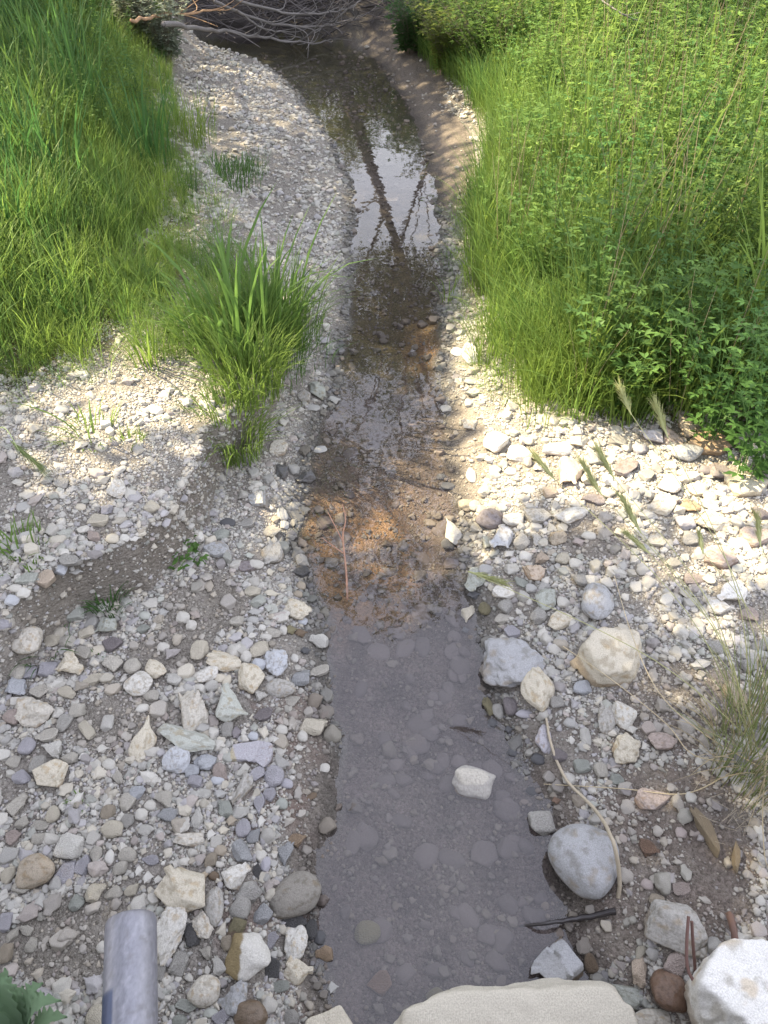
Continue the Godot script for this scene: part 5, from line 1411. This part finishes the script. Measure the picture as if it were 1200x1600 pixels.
	tuft_thing("grass_tuft", "upright yellow-green tuft alone on the sunny gravel", -1.347, -3.766, [[34, 0.36, 0.09, 0.011, 0.45, 0.1, 0.95, "blades"], [60, 0.16, 0.16, 0.005, 0.8, 0.2, 0.8, "fine_blades"]])
	tuft_thing("grass_tuft", "yellowish tuft with two arching pale blades on the gravel", -1.536, -3.118, [[60, 0.15, 0.15, 0.007, 0.9, 0.2, 0.95, "blades"], [4, 0.36, 0.05, 0.012, 0.9, 0.35, 0.7, "arching_blades"]])
	tuft_thing("grass_tuft", "small round tuft right of the yellowish arching tuft", -1.313, -3.087, [[40, 0.11, 0.07, 0.006, 0.7, 0.1, 0.9, "blades"]])
	tuft_thing("grass_tuft", "low dark green patch of grass on the far gravel bar", -1.403, -6.839, [[420, 0.24, 0.34, 0.007, 0.6, 0.12, 0.25, "blades"]])
	tuft_thing("grass_tuft", "taller thin tuft at the right end of the low dark patch", -1.205, -7.384, [[50, 0.32, 0.12, 0.005, 0.4, 0.1, 0.2, "blades"]])
	tuft_thing("grass_tuft", "straw-yellow tuft at the edge of the far gravel bar", -1.842, -7.635, [[220, 0.5, 0.26, 0.006, 0.5, 0.12, 1.0, "dry_blades"]])
	tuft_thing("grass_tuft", "dark green tuft behind the grey-green cube stone", -1.286, -2.247, [[60, 0.17, 0.07, 0.007, 0.7, 0.15, 0.1, "blades"]])
	tuft_thing("grass_tuft", "thin dark tuft up the slope from the cube stone", -1.280, -2.198, [[34, 0.15, 0.07, 0.006, 0.6, 0.15, 0.15, "blades"]])
	tuft_thing("grass_tuft", "bright tuft at the left picture edge on the upper gravel", -1.624, -2.286, [[60, 0.16, 0.14, 0.008, 0.7, 0.15, 0.6, "blades"]])
	tuft_thing("grass_tuft", "faint flat tuft between pale slabs near the left edge", -1.503, -2.003, [[30, 0.13, 0.12, 0.006, 1.1, 0.3, 0.1, "blades"]])
	tuft_thing("grass_tuft", "tiny tuft in the stone field right of the three-cornered stone", -1.158, -1.292, [[16, 0.06, 0.03, 0.006, 0.6, 0.1, 0.5, "blades"]])
	tuft_thing("grass_tuft", "tiny tuft beside the pale lumpy stone and bare soil", -1.273, -1.971, [[12, 0.06, 0.025, 0.006, 0.6, 0.1, 0.2, "blades"]])
	tuft_thing("grass_tuft", "few yellow-green blades leaning over the right waterline", 0.484, -5.246, [[12, 0.34, 0.06, 0.01, 0.6, 0.2, 0.9, "blades"]])
	tuft_thing("grass_tuft", "pale sunlit tuft at the near tip of the right grass", 0.948, -3.613, [[80, 0.32, 0.16, 0.005, 0.7, 0.2, 1.0, "blades"]])
	tuft_thing("grass_tuft", "yellow-green tuft at the water edge of the right grass", 0.719, -4.314, [[110, 0.45, 0.14, 0.006, 0.5, 0.15, 0.9, "blades"]])
	tuft_thing("reed_tuft", "tall pale reed blades rising at the top of the left bank", -2.535, -7.063, [[26, 1.35, 0.12, 0.02, 0.25, 0.03, 0.15, "blades"]])
	tuft_thing("reed_tuft", "dark reed blades beside the far gravel bar", -1.943, -6.576, [[40, 0.95, 0.22, 0.016, 0.4, 0.1, 0.05, "blades"]])

	# single leafy plants along the front of the right thicket
	var edge := [[1.908, -3.004, 1.0, 0.15, "leafy plant standing foremost, its shoot bending over the broad sunlit slab"], [1.813, -3.300, 1.0, 0.2, "leafy plant right behind the orange layered stone"],
		[1.717, -3.597, 0.95, 0.3, "leafy plant behind the tan stone with a hole"], [2.081, -3.274, 1.1, 0.1, "tallest dark leafy plant at the right picture edge"],
		[1.357, -3.633, 0.75, 0.3, "thin leafy plant rooted at the upper end of the stone bank"], [1.183, -3.911, 0.9, 0.45, "leafy plant rising out of the sunlit right grass"],
		[1.597, -3.864, 1.0, 0.35, "bushy leafy plant between the grass and the dark thicket"], [1.095, -4.944, 0.9, 0.5, "leafy plant with pale tops over the right grass edge"],
		[1.483, -4.872, 1.05, 0.4, "leafy plant in the middle of the right thicket"], [1.090, -6.447, 0.9, 0.55, "yellowish leafy plant above the far waterline"]]
	for k in edge.size():
		var e: Array = edge[k]
		var t := thing("leafy_plant", e[4], "plant", Vector3(e[0], ground(e[0], e[1]), e[1]), "leafy plants of the right bank")
		var p := leafy_parts(200 + k, 8, e[2], 0.36, 0.072, 0.40, 20)
		obj("stems", p[0], tinted(green(e[3]) * 0.9, stem), t)
		obj("leaves", p[1], tinted(green(e[3]), tex.leaf), t)
	var weed := leafy_parts(230, 5, 0.12, 0.08, 0.05, 0.6, 5)
	var w := thing("weed", "small broad-leaved weed on the lip of the cut bank", "weed")
	w.position = Vector3(-0.995, 0.126, -2.549)
	obj("stems", weed[0], tinted(green(0.3), stem), w)
	obj("leaves", weed[1], tinted(green(0.3), tex.leaf), w)

	# shrubs round the drift pile
	for e in [[Vector3(-2.604, 0.287, -10.393), 0.95, Color(0.30, 0.34, 0.26), "silvery grey-green shrub left of the drift pile"], [Vector3(-2.935, 0.451, -10.418), 1.0, Color(0.24, 0.28, 0.20), "second grey-green shrub, farther left and half hidden by reeds"], [Vector3(0.333, 0.124, -11.303), 0.95, Color(0.07, 0.15, 0.045), "round dark green shrub at the far right waterline"],
			[Vector3(0.777, 0.183, -10.395), 0.8, Color(0.15, 0.19, 0.04), "yellow-green shrub beside the round dark green one"], [Vector3(1.181, 0.218, -9.777), 0.9, Color(0.08, 0.14, 0.03), "olive shrub overhanging the far right bank"]]:
		var t := thing("shrub", e[3], "shrub", e[0])
		var p := leafy_parts(250 + int(e[1] * 100.0), 34, e[1], 0.6, 0.085, 0.40, 26)
		obj("stems", p[0], tinted(Color(0.16, 0.13, 0.10), stem), t)
		obj("leaves", p[1], tinted(e[2], tex.leaf), t)

	# the serrated weed at the near left corner
	var r := thing("leafy_weed", "fresh green weed with broad toothed leaves beside the grey pipe", "weed", Vector3(-1.094, 0.133, -0.529))
	for k in 20:
		var a := -1.9 + k * 0.62
		var b := Build.new()
		var dir := Vector3(cos(a), 0, sin(a))
		var side := Vector3(-sin(a), 0, cos(a))
		var length := 0.13 + 0.05 * sin(k * 5.0)
		var lift := 0.16 + 0.09 * sin(k * 3.1) + 0.008 * k
		var n := 13
		for j in n + 1:
			var t := float(j) / n
			var p := Vector3(0, 0.10 + lift * sin(t * 2.0), 0) + dir * length * (0.15 + t)
			var wd := 0.036 * sin(PI * pow(t, 0.75)) * (1.0 if j % 2 else 0.5) + 0.002
			b.vert(p - side * wd + Vector3.UP * 0.014 * (j % 2), Vector3.UP - side * 0.4)
			b.vert(p, Vector3.UP)
			b.vert(p + side * wd + Vector3.UP * 0.014 * (j % 2), Vector3.UP + side * 0.4)
		for j in n:
			for h in 2:
				var v := j * 3 + h
				b.face(v, v + 1, v + 3)
				b.face(v + 1, v + 4, v + 3)
		b.tube([Vector3(0, -0.02, 0), Vector3(0, 0.10, 0) + dir * length * 0.15], [0.004, 0.003], 5)
		obj("leaf", b.mesh(), tinted(Color(0.27, 0.40, 0.23), tex.leaf), r)

	build_barley()

func seed_head(tip: Vector3, along: Vector3, size: float, r: RandomNumberGenerator) -> ArrayMesh:
	var b := Build.new()
	var side := along.cross(Vector3.UP).normalized()
	var up := side.cross(along).normalized()
	b.tube([tip - along * 0.01, tip + along * size * 0.3, tip + along * size * 0.75, tip + along * size], [0.002, 0.0075, 0.006, 0.001], 6, Color(1, 1, 1), 0.2)
	for k in 120:
		var t := r.randf()
		var a := k * 2.4
		var d := side * cos(a) + up * sin(a)
		var p := tip + along * size * t * 0.85
		var q := p + along * size * r.randf_range(0.25, 0.5) + d * size * r.randf_range(0.05, 0.17)
		var tone := r.randf_range(0.8, 1.3)
		b.tube([p, p.lerp(q, 0.3), q], [0.0014, 0.0012, 0.0003], 3, Color(tone, tone, tone * 0.9))
	return b.mesh()

func build_barley() -> void:
	var r := RandomNumberGenerator.new()
	r.seed = 99
	var t := thing("wild_barley", "wild barley clump with bristly seed heads leaning over the right bank", "grass tuft", Vector3(1.451, 0.212, -1.410))
	var base := t.position
	# the tips of the seed heads and how each stem gets there
	for e in [[Vector3(0.954, 1.150, -2.632), Vector3(0.977, 1.120, -2.436)], [Vector3(1.074, 1.150, -2.480), Vector3(1.097, 1.100, -2.321)], [Vector3(0.587, 1.000, -2.343), Vector3(0.663, 0.970, -2.213)], [Vector3(0.808, 1.100, -2.263), Vector3(0.856, 1.060, -2.126)],
			[Vector3(0.764, 1.020, -2.281), Vector3(0.823, 0.980, -2.123)], [Vector3(0.884, 1.000, -2.120), Vector3(0.945, 0.940, -1.960)], [Vector3(0.882, 0.950, -1.950), Vector3(0.967, 0.900, -1.894)], [Vector3(0.496, 0.600, -1.991), Vector3(0.350, 0.620, -2.035)], [Vector3(1.241, 0.800, -2.093), Vector3(1.242, 0.770, -2.011)], [Vector3(1.471, 0.850, -2.150), Vector3(1.460, 0.800, -2.024)]]:
		var tip: Vector3 = e[0]
		var neck: Vector3 = e[1]
		var along := (tip - neck).normalized()
		tip -= base
		neck -= base
		var root := Vector3(r.randf_range(-0.08, 0.08), 0.0, r.randf_range(-0.06, 0.06))
		var b := Build.new()
		var line := curve([root, root.lerp(neck, 0.45) + Vector3(0, 0.22, 0.06), neck], 8)
		b.tube(line, taper(line.size(), 0.0022, 0.0012), 5)
		obj("stem", b.mesh(), tinted(Color(0.33, 0.33, 0.16), tex.stem), t)
		obj("seed_head", seed_head(neck, along, clampf(tip.distance_to(neck) * 0.95, 0.06, 0.16), r), tinted(Color(0.52, 0.54, 0.27), tex.leaf), t)
	obj("blades", grass_tuft(301, 240, 0.7, 0.2, 0.0045, 0.5, 0.1, 0.25), tinted(Color(0.20, 0.24, 0.09), tex.leaf), t)
	obj("dry_blades", grass_tuft(302, 150, 0.5, 0.2, 0.004, 0.9, 0.25, 0.0), tinted(Color(0.42, 0.35, 0.22), tex.leaf), t)
	# stalks that have keeled over
	for e in [["long dry grass stalk bent down across the flat-topped cream boulder", [Vector3(1.428, 0.257, -1.374), Vector3(1.211, 0.303, -1.509), Vector3(1.095, 0.308, -1.690), Vector3(1.064, 0.288, -1.989), Vector3(1.058, 0.292, -2.293)]],
			["dry grass stalk lying low over the pinkish stones", [Vector3(1.386, 0.234, -1.406), Vector3(1.202, 0.226, -1.442), Vector3(1.125, 0.229, -1.578), Vector3(0.943, 0.280, -1.738), Vector3(0.776, 0.231, -1.946)]],
			["thin dry stalk lying flat across the brown soil", [Vector3(1.322, 0.211, -1.376), Vector3(1.146, 0.168, -1.315), Vector3(0.919, 0.130, -1.353), Vector3(0.645, 0.028, -1.420)]],
			["dry upright stalk at the right picture edge", [Vector3(1.365, 0.446, -1.328), Vector3(1.352, 0.314, -1.200), Vector3(1.343, 0.230, -1.076), Vector3(1.351, 0.199, -1.030)]]]:
		var b := Build.new()
		var line := curve(e[1], 8)
		b.tube(line, taper(line.size(), 0.0026, 0.0014), 5)
		tag(obj("grass_stalk", b.mesh(), tinted(Color(0.48, 0.40, 0.26), tex.stem)), e[0], "stalk")
	# a pale spike nodding in from the left edge
	var p := thing("wild_barley", "pale nodding grass spike reaching in from the left edge", "grass tuft", Vector3(-2.018, 0.440, -2.805))
	var b := Build.new()
	var o := p.position
	var line := curve([Vector3.ZERO, Vector3(-1.886, 0.620, -2.967) - o, Vector3(-1.746, 0.600, -2.812) - o], 7)
	b.tube(line, taper(line.size(), 0.003, 0.0016), 5)
	obj("stem", b.mesh(), tinted(Color(0.25, 0.32, 0.15), tex.stem), p)
	obj("seed_head", seed_head(Vector3(-1.800, 0.610, -2.871) - o, (Vector3(-1.579, 0.500, -2.717) - Vector3(-1.800, 0.610, -2.871)).normalized(), 0.22, r), tinted(Color(0.26, 0.33, 0.15), tex.leaf), p)

func branch(called: String, label: String, category: String, group: String, pts: Array, r0: float, r1: float, forks: int, mat: Material) -> void:
	var t := thing(called, label, category, pts[0], group)
	var o := t.position
	var rel := []
	for p: Vector3 in pts: rel.append(p - o)
	var line := curve(rel, 6)
	for k in range(1, line.size() - 1): line[k] += Vector3(rnd.randf_range(-1, 1), rnd.randf_range(-1, 1), rnd.randf_range(-1, 1)) * r0 * (0.7 if category == "branch" else 0.22)
	var b := Build.new()
	b.tube(line, taper(line.size(), r0, r1), 7, Color.WHITE, 0.08)
	obj("limb", b.mesh(), mat, t)
	for k in forks:
		var i := int(line.size() * (0.25 + 0.65 * (k + rnd.randf() * 0.7) / forks))
		i = mini(i, line.size() - 2)
		var from: Vector3 = line[i]
		var dir := ((line[i + 1] as Vector3) - from).normalized()
		var off := Vector3(rnd.randf_range(-1, 1), rnd.randf_range(-0.2, 1), rnd.randf_range(-1, 1)).normalized()
		var length := rnd.randf_range(0.25, 0.7) * (1.0 if r0 > 0.01 else 0.3)
		var fb := Build.new()
		var fl := curve([from, from + (dir + off * 0.4) * length * 0.5, from + (dir * 0.8 + off) * length], 4)
		fb.tube(fl, taper(fl.size(), lerpf(r0, r1, float(i) / line.size()) * 0.6, 0.003), 5)
		obj("twig", fb.mesh(), mat, t)

func build_driftwood() -> void:
	var pale := std(lin(0.23, 0.215, 0.21), 0.9)
	pale.albedo_texture = tex.stone
	pale.uv1_triplanar = true
	pale.uv1_scale = Vector3(6, 6, 6)
	pale.heightmap_enabled = true
	pale.heightmap_texture = tex.stone_h
	pale.heightmap_scale = 1.0
	var brown := std(lin(0.30, 0.19, 0.11), 0.9)
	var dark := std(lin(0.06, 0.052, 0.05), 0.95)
	var g := "bleached branches of the drift pile"
	branch("dead_branch", "bleached branch running low along the front of the drift pile", "branch", g, [Vector3(-2.134, 1.071, -8.593), Vector3(-2.103, 0.528, -10.776), Vector3(-1.682, 0.258, -11.568), Vector3(-1.129, 0.121, -11.890), Vector3(-0.711, 0.066, -12.183)], 0.028, 0.008, 9, pale)
	branch("dead_branch", "pale branch sagging from the top edge to the path", "branch", g, [Vector3(-2.015, 0.823, -10.757), Vector3(-1.603, 0.392, -11.750), Vector3(-0.950, 0.282, -11.978), Vector3(-0.354, 0.290, -12.350)], 0.022, 0.007, 9, pale)
	branch("dead_branch", "upper pale branch arching over the drift pile", "branch", g, [Vector3(-1.818, 0.917, -10.541), Vector3(-1.417, 0.530, -11.711), Vector3(-0.853, 0.437, -11.948), Vector3(-0.450, 0.469, -12.196), Vector3(-0.218, 0.602, -12.432)], 0.020, 0.006, 9, pale)
	branch("dead_branch", "thin pale branch slanting down over the dark hollow", "branch", g, [Vector3(-1.780, 0.707, -10.874), Vector3(-1.582, 0.369, -11.531), Vector3(-1.296, 0.220, -11.920), Vector3(-1.079, 0.032, -12.325)], 0.014, 0.005, 7, pale)
	branch("dead_branch", "forked pale branch rising from the dark hollow", "branch", g, [Vector3(-1.308, -0.018, -12.333), Vector3(-0.951, 0.230, -11.943), Vector3(-0.589, 0.449, -11.757), Vector3(-0.453, 0.655, -11.654)], 0.015, 0.005, 8, pale)
	branch("dead_branch", "brown dead branch behind the silvery shrub", "branch", g, [Vector3(-2.622, 0.958, -9.251), Vector3(-2.551, 0.799, -10.200), Vector3(-2.269, 0.738, -10.604), Vector3(-1.936, 0.716, -10.894)], 0.02, 0.008, 6, brown)
	branch("dead_branch", "bare branch poking over the right thicket at the top", "branch", "", [Vector3(2.049, 1.275, -8.838), Vector3(2.171, 1.229, -8.349), Vector3(2.453, 1.105, -8.540)], 0.008, 0.004, 3, pale)
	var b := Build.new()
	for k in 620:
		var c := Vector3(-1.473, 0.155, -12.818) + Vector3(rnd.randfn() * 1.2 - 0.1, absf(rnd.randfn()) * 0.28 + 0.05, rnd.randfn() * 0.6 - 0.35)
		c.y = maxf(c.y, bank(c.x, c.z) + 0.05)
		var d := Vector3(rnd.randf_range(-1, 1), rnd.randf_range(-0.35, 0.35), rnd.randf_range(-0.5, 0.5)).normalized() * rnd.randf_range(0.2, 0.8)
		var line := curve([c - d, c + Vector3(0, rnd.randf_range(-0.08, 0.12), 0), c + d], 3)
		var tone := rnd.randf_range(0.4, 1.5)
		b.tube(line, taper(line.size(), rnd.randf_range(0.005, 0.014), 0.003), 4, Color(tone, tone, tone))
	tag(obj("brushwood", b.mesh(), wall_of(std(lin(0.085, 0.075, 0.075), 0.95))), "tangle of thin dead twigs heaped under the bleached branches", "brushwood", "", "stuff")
	# the shaded earth bank under the pile
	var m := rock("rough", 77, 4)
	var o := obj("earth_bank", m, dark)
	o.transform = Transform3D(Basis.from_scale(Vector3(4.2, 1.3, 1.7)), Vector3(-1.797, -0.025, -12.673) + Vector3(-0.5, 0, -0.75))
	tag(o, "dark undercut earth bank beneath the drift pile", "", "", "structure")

func build_small() -> void:
	var wood := std(lin(0.44, 0.37, 0.27), 0.85)
	wood.albedo_texture = tex.bark_c
	wood.albedo_color = Color(1, 1, 0.9)
	wood.uv1_triplanar = true
	wood.uv1_scale = Vector3(14, 14, 14)
	var pale := std(lin(0.52, 0.45, 0.34), 0.8)
	pale.albedo_texture = tex.stone
	pale.uv1_triplanar = true
	pale.uv1_scale = Vector3(20, 20, 20)
	var stub := std(lin(0.33, 0.27, 0.185), 0.85)
	stub.albedo_texture = tex.stone_b
	stub.uv1_triplanar = true
	stub.uv1_scale = Vector3(2.5, 2.5, 0.5)
	stub.heightmap_enabled = true
	stub.heightmap_texture = tex.stone_h
	stub.heightmap_scale = 0.5
	var red := std(lin(0.15, 0.085, 0.07), 0.85)
	var wet := std(lin(0.035, 0.03, 0.03), 0.35)
	branch("stick", "pale peeled stick bent round the very large blue-grey stone", "stick", "", [Vector3(0.683, 0.093, -1.701), Vector3(0.689, 0.084, -1.558), Vector3(0.728, 0.072, -1.418), Vector3(0.809, 0.122, -1.266), Vector3(0.815, 0.234, -1.108), Vector3(0.843, 0.128, -1.025), Vector3(0.842, 0.065, -0.977)], 0.0052, 0.0085, 0, pale)
	branch("stick", "dark wet stick lying in the water below the very large stone", "stick", "", [Vector3(0.817, 0.084, -0.924), Vector3(0.685, 0.032, -0.915), Vector3(0.576, 0.049, -0.895), Vector3(0.489, -0.018, -0.907)], 0.012, 0.004, 0, wet)
	var t := thing("bare_twig", "thin forked bare twig standing in the brown shallows", "twig", Vector3(-0.184, -0.063, -2.424))
	var o := t.position
	for q in [["stem", [Vector3.ZERO, Vector3(-0.190, 0.043, -2.524) - o, Vector3(-0.207, 0.161, -2.657) - o, Vector3(-0.193, 0.235, -2.711) - o, Vector3(-0.209, 0.295, -2.760) - o], 0.006, 0.0022], ["twig", [Vector3(-0.204, 0.141, -2.639) - o, Vector3(-0.240, 0.216, -2.670) - o, Vector3(-0.281, 0.280, -2.720) - o], 0.004, 0.0018], ["twig", [Vector3(-0.207, 0.109, -2.599) - o, Vector3(-0.257, 0.145, -2.614) - o, Vector3(-0.312, 0.201, -2.619) - o], 0.0038, 0.0018]]:
		var b := Build.new()
		var line := curve(q[1], 5)
		b.tube(line, taper(line.size(), q[2], q[3]), 6)
		obj(q[0], b.mesh(), tinted(Color(0.36, 0.21, 0.15), tex.stem), t)
	# rusty rods by the white rock
	for q in [["longer rusty iron rod bending down over the white rock", [Vector3(0.952, 0.405, -0.808), Vector3(0.938, 0.366, -0.740), Vector3(0.935, 0.331, -0.679), Vector3(0.959, 0.316, -0.631), Vector3(1.015, 0.261, -0.568)]], ["shorter straight rusty rod close to the bent one", [Vector3(0.971, 0.369, -0.804), Vector3(0.980, 0.305, -0.758), Vector3(0.997, 0.224, -0.715), Vector3(1.013, 0.156, -0.696)]]]:
		var b := Build.new()
		var line := curve(q[1], 6)
		b.tube(line, taper(line.size(), 0.0052, 0.0052), 8, Color.WHITE, 0.07)
		tag(obj("iron_rod", b.mesh(), red), q[0], "rod")
	var b := Build.new()
	b.tube(curve([Vector3(1.178, 0.175, -0.887), Vector3(1.162, 0.209, -0.829), Vector3(1.158, 0.191, -0.761)], 5), taper(11, 0.014, 0.010), 4, Color.WHITE, 0.15)
	tag(obj("iron_strip", b.mesh(), std(lin(0.15, 0.09, 0.07), 0.85)), "short rust-red metal strip in the soil behind the white rock", "metal strip")
	for q in [["weathered tan wood chunk lying in the brown soil", Vector3(1.179, 0.181, -1.168), Vector3(0.055, 0.045, 0.19), 0.25, 501], ["smaller pointed wood splinter beside the tan chunk", Vector3(1.255, 0.193, -1.068), Vector3(0.026, 0.03, 0.115), -0.25, 502]]:
		var o2 := obj("wood_chunk", rock("slab", q[4], 4), stub)
		o2.transform = Transform3D(Basis(Vector3.UP, q[3]) * Basis(Vector3.RIGHT, 0.12) * Basis.from_scale(q[2]), q[1])
		tag(o2, q[0], "wood")
	b = Build.new()
	for k in 40:
		var p := Vector3(1.345, 0.192, -1.242) + Vector3(rnd.randfn() * 0.06, 0.0, rnd.randfn() * 0.07)
		b.tube([p + Vector3(0, ground(p.x, p.z) - bank(p.x, p.z) + 0.01, 0), p + Vector3(rnd.randf_range(-0.08, 0.08), 0.02, rnd.randf_range(-0.06, 0.06))], [0.0012, 0.0008], 3)
	tag(obj("litter", b.mesh(), pale), "bits of dry grass strewn over the brown soil", "litter", "", "stuff")
